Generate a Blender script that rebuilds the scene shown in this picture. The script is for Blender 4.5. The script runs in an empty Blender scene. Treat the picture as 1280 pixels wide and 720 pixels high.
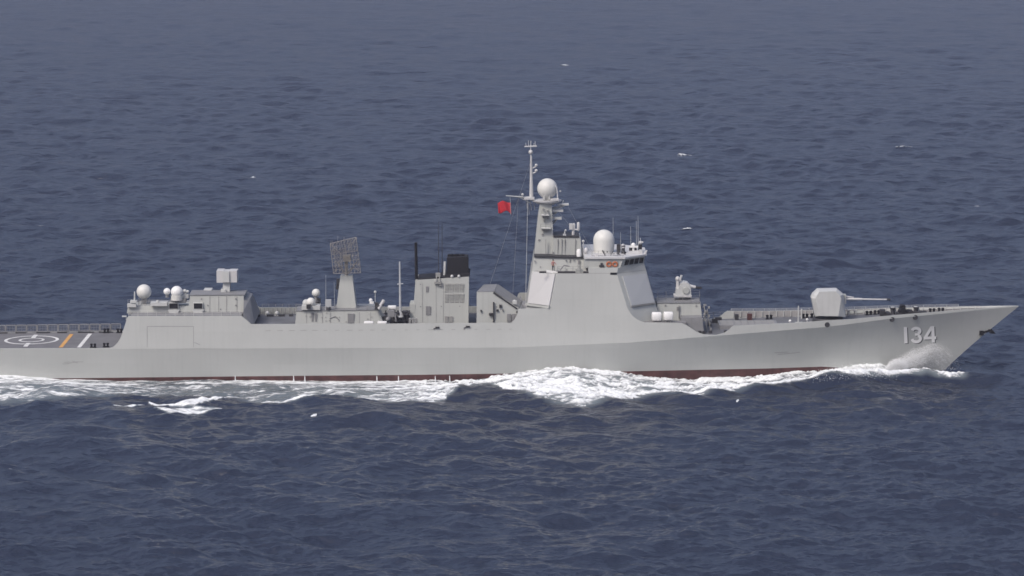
import bpy, math, random
import numpy as np
from mathutils import Vector, noise as mnoise
from mathutils.bvhtree import BVHTree

random.seed(7)
rng = np.random.default_rng(11)
scene = bpy.context.scene
COL = scene.collection

# ------------------------------------------------------------------ camera
F_PX = 4100.0                       # focal length in pixels of a 1280 wide picture
PITCH = math.radians(8.2)
CAM = Vector((0.0, -464.4, 78.9))
FWD = Vector((0, math.cos(PITCH), -math.sin(PITCH)))
UPV = Vector((0, math.sin(PITCH), math.cos(PITCH)))
cam_data = bpy.data.cameras.new("camera")
cam_data.sensor_width = 36.0
cam_data.lens = 36.0 * F_PX / 1280.0
cam_data.clip_start = 1.0
cam_data.clip_end = 90000.0
cam = bpy.data.objects.new("camera", cam_data)
COL.objects.link(cam)
cam.location = CAM
cam.rotation_euler = (math.pi / 2 - PITCH, 0, 0)
scene.camera = cam

# ------------------------------------------------------------------ sky, sun, exposure
HAZE = 0.00008
SUN_EL, SUN_AZ = math.radians(48), math.radians(-141)   # azimuth from +Y (away from camera) clockwise
world = bpy.data.worlds.new("World")
scene.world = world
world.use_nodes = True
wn, wl = world.node_tree.nodes, world.node_tree.links
wn.clear()
sky = wn.new("ShaderNodeTexSky")
sky.sky_type = 'NISHITA'
sky.sun_disc = False
sky.sun_elevation = SUN_EL
sky.sun_rotation = SUN_AZ
sky.air_density = 1.0
sky.dust_density = 4.0
sky.ozone_density = 1.5
hs = wn.new("ShaderNodeHueSaturation")
hs.inputs['Saturation'].default_value = 0.8
bg = wn.new("ShaderNodeBackground")
bg.inputs['Strength'].default_value = 0.15
wo = wn.new("ShaderNodeOutputWorld")
wl.new(sky.outputs[0], hs.inputs['Color'])
# thin overcast: the vault is brighter overhead than near the horizon
geo_w = wn.new("ShaderNodeNewGeometry")
sep_w = wn.new("ShaderNodeSeparateXYZ")
wl.new(geo_w.outputs['Incoming'], sep_w.inputs[0])
neg_w = wn.new("ShaderNodeMath"); neg_w.operation = 'ABSOLUTE'
wl.new(sep_w.outputs['Z'], neg_w.inputs[0])
rmp = wn.new("ShaderNodeValToRGB")
rmp.color_ramp.elements[0].position = 0.0
rmp.color_ramp.elements[0].color = (0.29, 0.315, 0.47, 1)
rmp.color_ramp.elements[1].position = 1.0
rmp.color_ramp.elements[1].color = (1.25, 1.22, 1.28, 1)
e0_ = rmp.color_ramp.elements.new(0.12)
e0_.color = (0.465, 0.465, 0.585, 1)
e_ = rmp.color_ramp.elements.new(0.30)
e_.color = (0.92, 0.90, 0.975, 1)
wl.new(neg_w.outputs[0], rmp.inputs[0])
mul_w = wn.new("ShaderNodeMixRGB"); mul_w.blend_type = 'MULTIPLY'; mul_w.inputs[0].default_value = 1.0
wl.new(hs.outputs[0], mul_w.inputs[1]); wl.new(rmp.outputs[0], mul_w.inputs[2])
wl.new(mul_w.outputs[0], bg.inputs[0])
wl.new(bg.outputs[0], wo.inputs[0])

sd = bpy.data.lights.new("sun", 'SUN')
sd.energy = 1.75
sd.angle = math.radians(14)
sd.color = (1.0, 0.94, 0.83)
sun = bpy.data.objects.new("sun", sd)
COL.objects.link(sun)
sdir = Vector((math.sin(SUN_AZ) * math.cos(SUN_EL), math.cos(SUN_AZ) * math.cos(SUN_EL), math.sin(SUN_EL)))
sun.rotation_euler = sdir.to_track_quat('Z', 'Y').to_euler()
sun.location = (-80, -200, 200)

scene.view_settings.view_transform = 'Standard'
scene.view_settings.look = 'None'
scene.view_settings.gamma = 1.0
scene.view_settings.exposure = 0.0
scene.render.engine = 'CYCLES'
scene.cycles.filter_width = 1.6
scene.cycles.max_bounces = 6
scene.render.resolution_x, scene.render.resolution_y = 1024, 576


# ------------------------------------------------------------------ helpers
def ray(px, py):
    return FWD + UPV * ((360.0 - py) / F_PX) + Vector(((px - 640.0) / F_PX, 0, 0))


def at(px, py, Y):
    """world point at depth Y that the photograph shows at (px, py)"""
    d = ray(px, py)
    t = (Y - CAM.y) / d.y
    return CAM + d * t


def sea(px, py, z=0.0):
    d = ray(px, py)
    t = (z - CAM.z) / d.z
    return CAM + d * t


def ip(x, tab):
    return float(np.interp(x, [t[0] for t in tab], [t[1] for t in tab]))


class MB:
    def __init__(s):
        s.v, s.f, s.p = [], [], []

    def add(s, vs, fs):
        n = len(s.v)
        s.p.append((list(vs), list(fs)))
        s.v += [tuple(v) for v in vs]
        s.f += [tuple(i + n for i in f) for f in fs]
        return s

    def hexa(s, near, far):
        """prism between two equally long polygons"""
        n = len(near)
        fs = [tuple(range(n)), tuple(range(2 * n - 1, n - 1, -1))]
        for i in range(n):
            j = (i + 1) % n
            fs.append((j, i, i + n, j + n))
        return s.add(list(near) + list(far), fs)

    def box(s, x0, x1, y0, y1, z0, z1):
        a = [(x0, y0, z0), (x1, y0, z0), (x1, y0, z1), (x0, y0, z1)]
        b = [(x0, y1, z0), (x1, y1, z0), (x1, y1, z1), (x0, y1, z1)]
        return s.hexa(a, b)

    def fbox(s, px0, px1, py0, py1, Y, depth):
        """box whose near face spans photo columns px0..px1 and rows py0 (top)..py1 at depth Y"""
        a, b = at(px0, py0, Y), at(px1, py1, Y)
        return s.box(a.x, b.x, Y, Y + depth, b.z, a.z)

    def quadbox(s, pts, Y, depth):
        a = [at(p[0], p[1], Y if len(p) < 3 else p[2]) for p in pts]
        return s.hexa(a, [v + Vector((0, depth, 0)) for v in a])

    def span(s, pts, Yf):
        """block from the near outline pts (px, py, Y) straight across to depth Yf"""
        a = [at(*p) for p in pts]
        return s.hexa(a, [Vector((v.x, Yf, v.z)) for v in a])

    def mirror(s, pts):
        """block symmetric about the centreline; near outline pts (px, py, Y)"""
        a = [at(*p) for p in pts]
        return s.hexa(a, [Vector((v.x, -v.y, v.z)) for v in a])

    def tube(s, p0, p1, r0, r1=None, n=8):
        r1 = r0 if r1 is None else r1
        p0, p1 = Vector(p0), Vector(p1)
        d = (p1 - p0).normalized()
        u = d.orthogonal().normalized()
        w = d.cross(u)
        vs = []
        for p, r in ((p0, r0), (p1, r1)):
            for k in range(n):
                a = 2 * math.pi * k / n
                vs.append(p + (u * math.cos(a) + w * math.sin(a)) * r)
        fs = [tuple(range(n - 1, -1, -1)), tuple(range(n, 2 * n))]
        for k in range(n):
            j = (k + 1) % n
            fs.append((k, j, j + n, k + n))
        return s.add(vs, fs)

    def lathe(s, c, prof, n=24):
        """prof: list of (radius, z) from bottom to top about a vertical axis at c"""
        c = Vector(c)
        vs, fs = [], []
        for r, z in prof:
            for k in range(n):
                a = 2 * math.pi * k / n
                vs.append(c + Vector((r * math.cos(a), r * math.sin(a), z)))
        for i in range(len(prof) - 1):
            for k in range(n):
                j = (k + 1) % n
                fs.append((i * n + k, i * n + j, (i + 1) * n + j, (i + 1) * n + k))
        fs.append(tuple(range(n - 1, -1, -1)))
        fs.append(tuple(range((len(prof) - 1) * n, len(prof) * n)))
        return s.add(vs, fs)

    def ball(s, c, r, cut=-1.0, n=24, m=14, sq=1.0):
        """sphere, its bottom cut flat at cut*r"""
        t0 = math.asin(max(-1, cut)) if cut > -1 else -math.pi / 2 + 0.05
        prof = []
        for i in range(m + 1):
            t = t0 + (math.pi / 2 - 0.02 - t0) * i / m
            prof.append((r * math.cos(t), r * sq * math.sin(t)))
        return s.lathe(c, prof, n)

    def torus(s, c, R, r, axis='Y', n=20, m=8):
        c = Vector(c)
        vs, fs = [], []
        for i in range(n):
            a = 2 * math.pi * i / n
            for j in range(m):
                b = 2 * math.pi * j / m
                q = R + r * math.cos(b)
                h = r * math.sin(b)
                if axis == 'Y':
                    vs.append(c + Vector((q * math.cos(a), h, q * math.sin(a))))
                else:
                    vs.append(c + Vector((q * math.cos(a), q * math.sin(a), h)))
        for i in range(n):
            for j in range(m):
                fs.append((i * m + j, ((i + 1) % n) * m + j, ((i + 1) % n) * m + (j + 1) % m, i * m + (j + 1) % m))
        return s.add(vs, fs)

    def rail(s, pts, h=1.05, step=1.5, wires=3, rp=0.03, rw=0.018):
        """stanchions and wires along a polyline"""
        pts = [Vector(p) for p in pts]
        for a, b in zip(pts[:-1], pts[1:]):
            L = (b - a).length
            n = max(1, int(round(L / step)))
            for k in range(n + 1):
                q = a.lerp(b, k / n)
                s.tube(q, q + Vector((0, 0, h)), rp, n=5)
            for w in range(wires):
                z = Vector((0, 0, h * (w + 1) / wires - 0.01))
                s.tube(a + z, b + z, rw, n=5)
        return s

    def build(s, name, mat, parent=None, smooth=False, angle=35):
        me = bpy.data.meshes.new(name)
        me.from_pydata(s.v, [], s.f)
        me.validate()
        import bmesh
        bm = bmesh.new()
        bm.from_mesh(me)
        bmesh.ops.recalc_face_normals(bm, faces=bm.faces)
        bm.to_mesh(me)
        bm.free()
        if smooth:
            me.polygons.foreach_set('use_smooth', [True] * len(me.polygons))
            me.set_sharp_from_angle(angle=math.radians(angle))
        me.materials.append(mat)
        o = bpy.data.objects.new(name, me)
        COL.objects.link(o)
        if parent:
            o.parent = parent
        return o


def empty(name, loc):
    o = bpy.data.objects.new(name, None)
    o.empty_display_size = 1
    o.location = loc
    COL.objects.link(o)
    return o


def tag(o, label=None, cat=None, group=None, kind=None):
    if label: o['label'] = label
    if cat: o['category'] = cat
    if group: o['group'] = group
    if kind: o['kind'] = kind
    return o


# ------------------------------------------------------------------ materials
def mat(name, col, rough=0.55, var=0.05, streak=0.0, scale=0.6, metal=0.0, bump=0.0):
    m = bpy.data.materials.new(name)
    m.use_nodes = True
    nt = m.node_tree
    b = nt.nodes['Principled BSDF']
    b.inputs['Roughness'].default_value = rough
    b.inputs['Metallic'].default_value = metal
    tc = nt.nodes.new('ShaderNodeTexCoord')
    n1 = nt.nodes.new('ShaderNodeTexNoise')
    n1.inputs['Scale'].default_value = scale
    n1.inputs['Detail'].default_value = 6
    nt.links.new(tc.outputs['Object'], n1.inputs['Vector'])
    mr = nt.nodes.new('ShaderNodeMapRange')
    mr.inputs[1].default_value = 0.3
    mr.inputs[2].default_value = 0.7
    mr.inputs[3].default_value = 1 - var
    mr.inputs[4].default_value = 1 + var
    nt.links.new(n1.outputs[0], mr.inputs[0])
    val = mr.outputs[0]
    if streak > 0:                                   # run-off streaks: thin along the ship, long in height
        mp = nt.nodes.new('ShaderNodeMapping')
        mp.inputs['Scale'].default_value = (2.2, 0.6, 0.13)
        n2 = nt.nodes.new('ShaderNodeTexNoise')
        n2.inputs['Scale'].default_value = 1.0
        n2.inputs['Detail'].default_value = 5
        nt.links.new(tc.outputs['Object'], mp.inputs[0])
        nt.links.new(mp.outputs[0], n2.inputs['Vector'])
        m2 = nt.nodes.new('ShaderNodeMapRange')
        m2.inputs[1].default_value = 0.52
        m2.inputs[2].default_value = 0.75
        m2.inputs[3].default_value = 1.0
        m2.inputs[4].default_value = 1 - streak
        nt.links.new(n2.outputs[0], m2.inputs[0])
        mm = nt.nodes.new('ShaderNodeMath')
        mm.operation = 'MULTIPLY'
        nt.links.new(val, mm.inputs[0])
        nt.links.new(m2.outputs[0], mm.inputs[1])
        val = mm.outputs[0]
    mx = nt.nodes.new('ShaderNodeMixRGB')
    mx.blend_type = 'MULTIPLY'
    mx.inputs[0].default_value = 1.0
    mx.inputs[1].default_value = (*col, 1)
    nt.links.new(val, mx.inputs[2])
    nt.links.new(mx.outputs[0], b.inputs['Base Color'])
    if bump > 0:
        bp = nt.nodes.new('ShaderNodeBump')
        bp.inputs['Strength'].default_value = bump
        bp.inputs['Distance'].default_value = 0.05
        nt.links.new(n1.outputs[0], bp.inputs['Height'])
        nt.links.new(bp.outputs[0], b.inputs['Normal'])
    return m


M = {
    'hull': mat('hull_grey_paint', (0.402, 0.414, 0.396), 0.5, 0.045, 0.045, 0.12),
    'house': mat('upperworks_grey_paint', (0.385, 0.397, 0.374), 0.5, 0.04, 0.10, 0.3),
    'panel': mat('array_cover_paint', (0.50, 0.50, 0.495), 0.5, 0.02, 0.0, 0.3),
    'panel_cool': mat('array_cover_shaded_cool', (0.43, 0.445, 0.45), 0.5, 0.02, 0.0, 0.3),  # darker, cooler copy of the array cover; front facet's shade lies in the colour
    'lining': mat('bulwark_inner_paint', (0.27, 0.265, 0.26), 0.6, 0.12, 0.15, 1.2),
    'midgrey': mat('mid_grey_paint', (0.20, 0.202, 0.205), 0.6, 0.08, 0.1, 0.8),
    'vent': mat('vent_grille', (0.25, 0.25, 0.24), 0.7, 0.1, 0.0, 3.0),
    'deck': mat('deck_paint', (0.115, 0.12, 0.13), 0.85, 0.22, 0.0, 0.5),
    'helideck': mat('helideck_paint', (0.14, 0.14, 0.145), 0.85, 0.14, 0.0, 0.5),
    'boot': mat('red_boot_paint', (0.078, 0.031, 0.029), 0.5, 0.35, 0.35, 0.9),
    'white': mat('white_paint', (0.74, 0.74, 0.72), 0.45, 0.03, 0.0, 1.0),
    'radome': mat('radome_white', (0.62, 0.62, 0.585), 0.5, 0.03, 0.05, 0.5),
    'lightgrey': mat('light_grey_paint', (0.48, 0.49, 0.475), 0.5, 0.05, 0.08, 0.6),
    'black': mat('matt_black', (0.004, 0.0045, 0.008), 0.85, 0.2, 0.0, 1.0),
    'dark': mat('dark_fitting', (0.03, 0.03, 0.034), 0.6, 0.2, 0.0, 2.0),
    'glass': mat('window_glass', (0.012, 0.014, 0.018), 0.12, 0.05, 0.0, 2.0),
    'lattice': mat('antenna_lattice', (0.25, 0.235, 0.215), 0.6, 0.1, 0.0, 2.0),
    'orange': mat('orange_paint', (0.42, 0.13, 0.05), 0.55, 0.1, 0.0, 2.0),
    'line_orange': mat('deck_line_orange', (0.58, 0.31, 0.09), 0.7, 0.12, 0.0, 1.5),
    'line_white': mat('deck_line_white', (0.64, 0.64, 0.62), 0.7, 0.2, 0.0, 1.5),
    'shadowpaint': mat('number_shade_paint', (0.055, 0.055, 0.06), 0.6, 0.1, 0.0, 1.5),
    'red': mat('flag_cloth', (0.45, 0.02, 0.032), 0.8, 0.08, 0.0, 1.0),
    'skin': mat('skin', (0.42, 0.25, 0.17), 0.6, 0.05),
    'hair': mat('hair', (0.012, 0.011, 0.011), 0.6, 0.1),
    'vest': mat('vest_cloth', (0.34, 0.17, 0.16), 0.8, 0.08),
    'trouser': mat('trouser_cloth', (0.03, 0.035, 0.05), 0.8, 0.08),
}

# plating: strakes of slightly different paint with faint weld seams, shallow dents between frames
_n = M['hull'].node_tree
_b = _n.nodes['Principled BSDF']
_src = _b.inputs['Base Color'].links[0].from_socket
_tc = _n.nodes.new('ShaderNodeTexCoord')
_sp = _n.nodes.new('ShaderNodeSeparateXYZ'); _cb = _n.nodes.new('ShaderNodeCombineXYZ')
_n.links.new(_tc.outputs['Object'], _sp.inputs[0])
_n.links.new(_sp.outputs['X'], _cb.inputs['X']); _n.links.new(_sp.outputs['Z'], _cb.inputs['Y'])
_br = _n.nodes.new('ShaderNodeTexBrick')
for k_, v_ in (('Scale', 1.0), ('Brick Width', 7.5), ('Row Height', 2.3), ('Mortar Size', 0.03), ('Mortar Smooth', 0.6)):
    _br.inputs[k_].default_value = v_
_br.inputs['Color1'].default_value = (0.965, 0.965, 0.965, 1)
_br.inputs['Color2'].default_value = (1.015, 1.015, 1.015, 1)
_br.inputs['Mortar'].default_value = (0.95, 0.945, 0.94, 1)
_n.links.new(_cb.outputs[0], _br.inputs['Vector'])
_mx = _n.nodes.new('ShaderNodeMixRGB'); _mx.blend_type = 'MULTIPLY'; _mx.inputs[0].default_value = 0.75
_n.links.new(_src, _mx.inputs[1]); _n.links.new(_br.outputs['Color'], _mx.inputs[2])
_n.links.new(_mx.outputs[0], _b.inputs['Base Color'])
_dn = _n.nodes.new('ShaderNodeTexNoise'); _dn.inputs['Scale'].default_value = 0.7; _dn.inputs['Detail'].default_value = 2
_n.links.new(_tc.outputs['Object'], _dn.inputs['Vector'])
_bp = _n.nodes.new('ShaderNodeBump'); _bp.inputs['Strength'].default_value = 0.5; _bp.inputs['Distance'].default_value = 0.06
_n.links.new(_dn.outputs[0], _bp.inputs['Height']); _n.links.new(_bp.outputs[0], _b.inputs['Normal'])

# ------------------------------------------------------------------ sea surface
NW = 340
lam = np.exp(rng.uniform(math.log(0.9), math.log(50), NW))
th = rng.normal(math.radians(-106), math.radians(38), NW)       # travel direction
k = 2 * np.pi / lam
slope = 0.0232 * np.where(lam > 8, (8 / lam) ** 0.85, 1.0) * rng.uniform(0.5, 1.3, NW)
amp = slope / k
ph = rng.uniform(0, 2 * np.pi, NW)
kx, ky = k * np.cos(th), k * np.sin(th)


def fbm2(X, Y, seed, octs=4):
    """value noise on numpy arrays"""
    r = np.random.default_rng(seed)
    T = r.random((256, 256))
    out = np.zeros_like(X)
    a, tot = 1.0, 0.0
    for o in range(octs):
        x, y = X * 2 ** o + 17.3 * o, Y * 2 ** o + 9.1 * o
        xi, yi = np.floor(x).astype(int), np.floor(y).astype(int)
        fx, fy = x - xi, y - yi
        fx, fy = fx * fx * (3 - 2 * fx), fy * fy * (3 - 2 * fy)
        v00, v10 = T[xi % 256, yi % 256], T[(xi + 1) % 256, yi % 256]
        v01, v11 = T[xi % 256, (yi + 1) % 256], T[(xi + 1) % 256, (yi + 1) % 256]
        out += a * ((v00 * (1 - fx) + v10 * fx) * (1 - fy) + (v01 * (1 - fx) + v11 * fx) * fy)
        tot += a
        a *= 0.55
    return out / tot


def waves(X, Y, res=None):
    Z = np.zeros_like(X)
    # gusts: the short chop comes and goes in patches
    gust = 0.45 + 1.15 * fbm2(X / 26.0 + 500.3, Y / 60.0 + 500.7, 77, 3)
    gust2 = 0.45 + 1.15 * fbm2(X / 11.0 + 800.3, Y / 30.0 + 800.7, 78, 3)
    for i in range(NW):
        a = amp[i] * (gust if lam[i] > 5 else gust2) if lam[i] < 18 else amp[i]
        if res is not None:
            w = np.clip((lam[i] / np.maximum(res, 1e-3) - 2.2) / 2.0, 0, 1)
            if not w.any():
                continue
            a = a * w
        p = kx[i] * X + ky[i] * Y + ph[i]
        # slightly peaked crests
        Z += a * (np.sin(p) - 0.30 * np.sin(2 * p) - 0.08 * np.cos(2 * p))
    return Z


# half breadth of the ship at the waterline, by photo column -> world X
W_TAB = [(-116, 6.0), (60, 7.0), (200, 7.8), (600, 8.0), (750, 7.6), (850, 6.4), (917, 5.1), (990, 3.5),
         (1050, 2.2), (1110, 1.15), (1150, 0.5), (1176, 0.05)]
W_X = np.array([at(p, 470, -7).x for p, _ in W_TAB])
W_H = np.array([h for _, h in W_TAB])


def ship_half(X):
    return np.interp(X, W_X, W_H, left=0.0, right=0.0)


def gx(px):
    return at(px, 475, -8).x


def ridge(X, Y, pts, amp_l, width_n, width_f):
    """wave ridge along a polyline pts [(X, Y)], monotone in X: steep on the near side, gentle behind"""
    xs = np.array([p[0] for p in pts])
    ys = np.array([p[1] for p in pts])
    a = np.interp(X, xs, np.array(amp_l), left=0, right=0)
    d = Y - np.interp(X, xs, ys)
    return a * np.where(d < 0, np.exp(-(d / width_n) ** 2), np.exp(-(d / width_f) ** 2))


def pline(l):
    out = [(sea(px, py, 0.5).x, sea(px, py, 0.5).y) for px, py in l]
    return sorted(out)


R1 = pline([(1215, 466), (1160, 467), (1100, 471), (1040, 474), (960, 480), (880, 487), (800, 491)])
R1A = sorted(zip([p[0] for p in pline([(1215, 466), (1160, 467), (1100, 471), (1040, 474), (960, 480), (880, 487), (800, 491)])],
                 [0.1, 0.4, 0.7, 1.1, 1.3, 1.0, 0.0]))
R1A = [a for _, a in R1A]
R2 = pline([(840, 489), (780, 492), (730, 496), (680, 494), (630, 486), (590, 482), (560, 486), (500, 494)])
R2A = [0.0, 0.5, 0.9, 0.8, 0.5, 0.42, 0.35, 0.0]
R3 = pline([(300, 499), (250, 503), (190, 508), (120, 510)])
R3A = [0.0, 0.6, 0.7, 0.0]
R4 = pline([(470, 494), (410, 499), (340, 503), (290, 503)])
R4A = [0.0, 0.5, 0.5, 0.0]


def calm(X, Y):
    dn = np.maximum(np.abs(Y) - ship_half(X), 0.0)
    near = (ship_half(X) > 0.2)
    return 1 - 0.72 * near * np.exp(-(dn / 5.0) ** 2)


def g(u):
    return np.exp(-u * u)


def shipwave(X, Y):
    H = ship_half(X)
    dn = np.maximum(np.abs(Y) - H, 0.0)
    # water piled against the side at two places, hollow between them
    z = 1.75 * g((X - gx(705)) / 8.5) * np.exp(-(dn / 6.0) ** 2)
    z += 0.95 * g((X - gx(1090)) / 6.5) * np.exp(-(dn / 3.5) ** 2)
    z += 0.3 * g((X - gx(1150)) / 4.5) * np.exp(-(dn / 2.6) ** 2)
    z += 0.5 * g((X - gx(-20)) / 8) * np.exp(-(dn / 6.0) ** 2)
    z += -0.3 * g((X - gx(900)) / 8) * np.exp(-(dn / 6.0) ** 2)
    z += -0.18 * g((X - gx(330)) / 24) * np.exp(-(dn / 6.0) ** 2)
    z += ridge(X, Y, R1, R1A, 1.8, 3.0)
    z += ridge(X, Y, R2, R2A, 2.2, 4.5)
    z += ridge(X, Y, R3, R3A, 2.2, 3.0)
    z += ridge(X, Y, R4, R4A, 2.0, 3.0)
    return z


# foam cover (0..1) beside the hull: by column, the outer edge of the white water and how solid it is
FO = [(-140, 499, 0.52), (0, 497.5, 0.52), (60, 498, 0.52), (110, 494, 0.48), (145, 491, 0.42), (200, 488.5, 0.37), (250, 488, 0.37),
      (300, 492, 0.36), (350, 501, 0.40), (400, 499, 0.44), (440, 494, 0.46), (480, 494, 0.50), (510, 498, 0.56),
      (545, 499, 0.62), (570, 487, 0.62), (590, 480, 0.62), (612, 478, 0.66), (640, 486, 0.66), (680, 498, 0.68),
      (725, 502, 0.67), (770, 495, 0.66), (810, 490, 0.64), (850, 489.5, 0.62), (900, 486, 0.58), (950, 481, 0.58),
      (1000, 476, 0.58), (1030, 474, 0.68), (1060, 474, 0.80), (1100, 472, 0.78), (1125, 470, 0.70),
      (1160, 468, 0.66), (1205, 468.5, 0.55), (1215, 468, 0.0)]
FO_X = np.array([gx(p[0]) for p in FO])
FO_Y = np.array([sea(p[0], p[1], 0.55).y for p in FO])
FO_C = np.array([p[2] for p in FO])


def foam_cover(X, Y):
    H = ship_half(X)
    outer = np.interp(X, FO_X, FO_Y)
    c = np.interp(X, FO_X, FO_C, left=0.55, right=0)
    w = np.maximum(-H - outer, 0.3)
    t = np.clip((-H - Y) / w, -0.4, 1.6)                  # 0 at the hull, 1 at the outer edge
    edge = np.clip((1.08 - t) / 0.16, 0, 1) * (t > -0.35)
    bow = np.clip((X - gx(1108)) / (gx(1122) - gx(1108)), 0, 1)
    edge = edge * (1 - bow * np.clip((0.62 - t) / 0.2, 0, 1))
    return c * edge * (0.86 + 0.12 * t + 0.42 * np.exp(-((t - 0.04) / 0.15) ** 2) * (c < 0.6))


def patch_cover(X, Y, pts, halfw, c):
    xs = np.array([p[0] for p in pts]); ys = np.array([p[1] for p in pts])
    hw = np.interp(X, xs, np.array(halfw), left=0, right=0)
    d = np.abs(Y - np.interp(X, xs, ys))
    return c * np.clip((hw - d) / (0.35 * hw + 0.05), 0, 1)


PA = pline([(140, 504.5), (165, 505.5), (186, 503)])
PB = pline([(186, 501), (215, 503), (245, 502.5), (268, 498), (284, 493)])
PC = pline([(192, 509), (215, 510), (245, 508), (278, 506)])
PD = pline([(322, 499), (350, 501.5), (385, 499.5), (428, 494.5)])


def cover_total(X, Y):
    c = foam_cover(X, Y)
    c = np.maximum(c, patch_cover(X, Y, PA, [0.1, 1.0, 0.1], 0.8))
    c = np.maximum(c, patch_cover(X, Y, PB, [0.3, 1.6, 2.6, 2.2, 0.2], 0.8))
    c = np.maximum(c, patch_cover(X, Y, PC, [0.1, 1.3, 1.6, 0.2], 0.72))
    c = np.maximum(c, patch_cover(X, Y, PD, [0.1, 0.8, 0.7, 0.1], 0.75))
    return c


def grid_mesh(name, X, Y, Z, keep=None, attr=None):
    r, c = X.shape
    idx = np.arange(r * c).reshape(r, c)
    quads = np.stack([idx[:-1, :-1], idx[:-1, 1:], idx[1:, 1:], idx[1:, :-1]], -1).reshape(-1, 4)
    if keep is not None:
        quads = quads[keep.reshape(-1)]
        used, inv = np.unique(quads, return_inverse=True)
        quads = inv.reshape(-1, 4)
    else:
        used = np.arange(r * c)
    co = np.stack([X.reshape(-1)[used], Y.reshape(-1)[used], Z.reshape(-1)[used]], -1)
    me = bpy.data.meshes.new(name)
    me.vertices.add(len(co))
    me.vertices.foreach_set('co', co.astype(np.float32).ravel())
    n = len(quads)
    me.loops.add(n * 4)
    me.loops.foreach_set('vertex_index', quads.astype(np.int32).ravel())
    me.polygons.add(n)
    me.polygons.foreach_set('loop_start', (np.arange(n) * 4).astype(np.int32))
    me.polygons.foreach_set('loop_total', np.full(n, 4, np.int32))
    me.polygons.foreach_set('use_smooth', np.ones(n, bool))
    me.update(calc_edges=True)
    if attr is not None:
        a = me.attributes.new('aerated', 'FLOAT', 'POINT')
        a.data.foreach_set('value', attr.reshape(-1)[used].astype(np.float32))
    return me


# sheet: rows follow distance so that cells stay about as fine as the eye can part them, on to the horizon
pys = np.linspace(800, -45, 1350)
dep = np.arctan2(-(np.array([ray(640, p).z for p in pys])), np.array([ray(640, p).y for p in pys]))
dist = CAM.z / np.tan(dep)
dist = np.concatenate([[15, 60, 120, 180, 230, 265], dist, [2300, 2900, 4000, 6000, 9000, 14000, 22000, 34000]])
tans = np.concatenate([[-1.2, -0.8, -0.6, -0.4, -0.3, -0.24], np.linspace(-0.205, 0.205, 900), [0.24, 0.3, 0.4, 0.6, 0.8, 1.2]])
DD, TT = np.meshgrid(dist, tans, indexing='ij')
SX, SY = DD * TT, CAM.y + DD
res = np.gradient(dist)[:, None] * np.ones_like(TT)
res = np.maximum(res, np.abs(np.gradient(tans))[None, :] * DD)
SZ = waves(SX, SY, res) * calm(SX, SY) + shipwave(SX, SY)
air = np.clip(cover_total(SX, SY) * 1.6, 0, 1)
# the hull interior keeps the sea below its decks
inside = (np.abs(SY) < ship_half(SX) - 0.8)
SZ = np.where(inside, np.minimum(SZ, -0.2), SZ)
sea_me = grid_mesh('water', SX, SY, SZ, attr=air)

wm = bpy.data.materials.new('sea_water')
wm.use_nodes = True
nt = wm.node_tree
b = nt.nodes['Principled BSDF']
b.inputs['Roughness'].default_value = 0.16
b.inputs['IOR'].default_value = 1.333
at_n = nt.nodes.new('ShaderNodeAttribute')
at_n.attribute_name = 'aerated'
mixc = nt.nodes.new('ShaderNodeMixRGB')
mixc.inputs[1].default_value = (0.0195, 0.0265, 0.047, 1)
mixc.inputs[2].default_value = (0.17, 0.20, 0.21, 1)
nt.links.new(at_n.outputs['Fac'], mixc.inputs[0])
nt.links.new(mixc.outputs[0], b.inputs['Base Color'])
geo = nt.nodes.new('ShaderNodeNewGeometry')
prev = None
for sc, st, dst, rot in ((0.16, 0.6, 0.75, -0.15), (0.42, 0.75, 0.42, 0.3), (1.3, 0.7, 0.16, -0.4), (4.0, 0.5, 0.05, 0.2)):
    mp = nt.nodes.new('ShaderNodeMapping')
    mp.inputs['Rotation'].default_value = (0, 0, rot)
    mp.inputs['Scale'].default_value = (0.55, 1.0, 0.6)
    nz = nt.nodes.new('ShaderNodeTexNoise')
    nz.inputs['Scale'].default_value = sc
    nz.inputs['Detail'].default_value = 3
    nt.links.new(geo.outputs['Position'], mp.inputs[0])
    nt.links.new(mp.outputs[0], nz.inputs['Vector'])
    bp = nt.nodes.new('ShaderNodeBump')
    bp.inputs['Strength'].default_value = st
    bp.inputs['Distance'].default_value = dst * 2
    nt.links.new(nz.outputs[0], bp.inputs['Height'])
    if prev:
        nt.links.new(prev.outputs[0], bp.inputs['Normal'])
    prev = bp
nt.links.new(prev.outputs[0], b.inputs['Normal'])
sea_me.materials.append(wm)
water = bpy.data.objects.new('water', sea_me)
COL.objects.link(water)
tag(water, kind='structure')

# the damp sea air: far water pales towards the sky
hz_m = bpy.data.materials.new('sea_haze')
hz_m.use_nodes = True
hz_m.node_tree.nodes.clear()
hv = hz_m.node_tree.nodes.new('ShaderNodeVolumePrincipled')
hv.inputs['Color'].default_value = (0.77, 0.79, 0.96, 1)
hv.inputs['Density'].default_value = HAZE
ho = hz_m.node_tree.nodes.new('ShaderNodeOutputMaterial')
hz_m.node_tree.links.new(hv.outputs[0], ho.inputs['Volume'])
if HAZE > 0:
    hb_ = MB().box(-45000, 45000, -900, 36000, -8, 84).build('haze', hz_m)
    tag(hb_, kind='stuff')

# foam: a thin crust of white water lying on the sea, full of holes
foam_mat = mat('foam', (0.60, 0.625, 0.63), 0.9, 0.30, 0.0, 2.4, bump=0.8)


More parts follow.
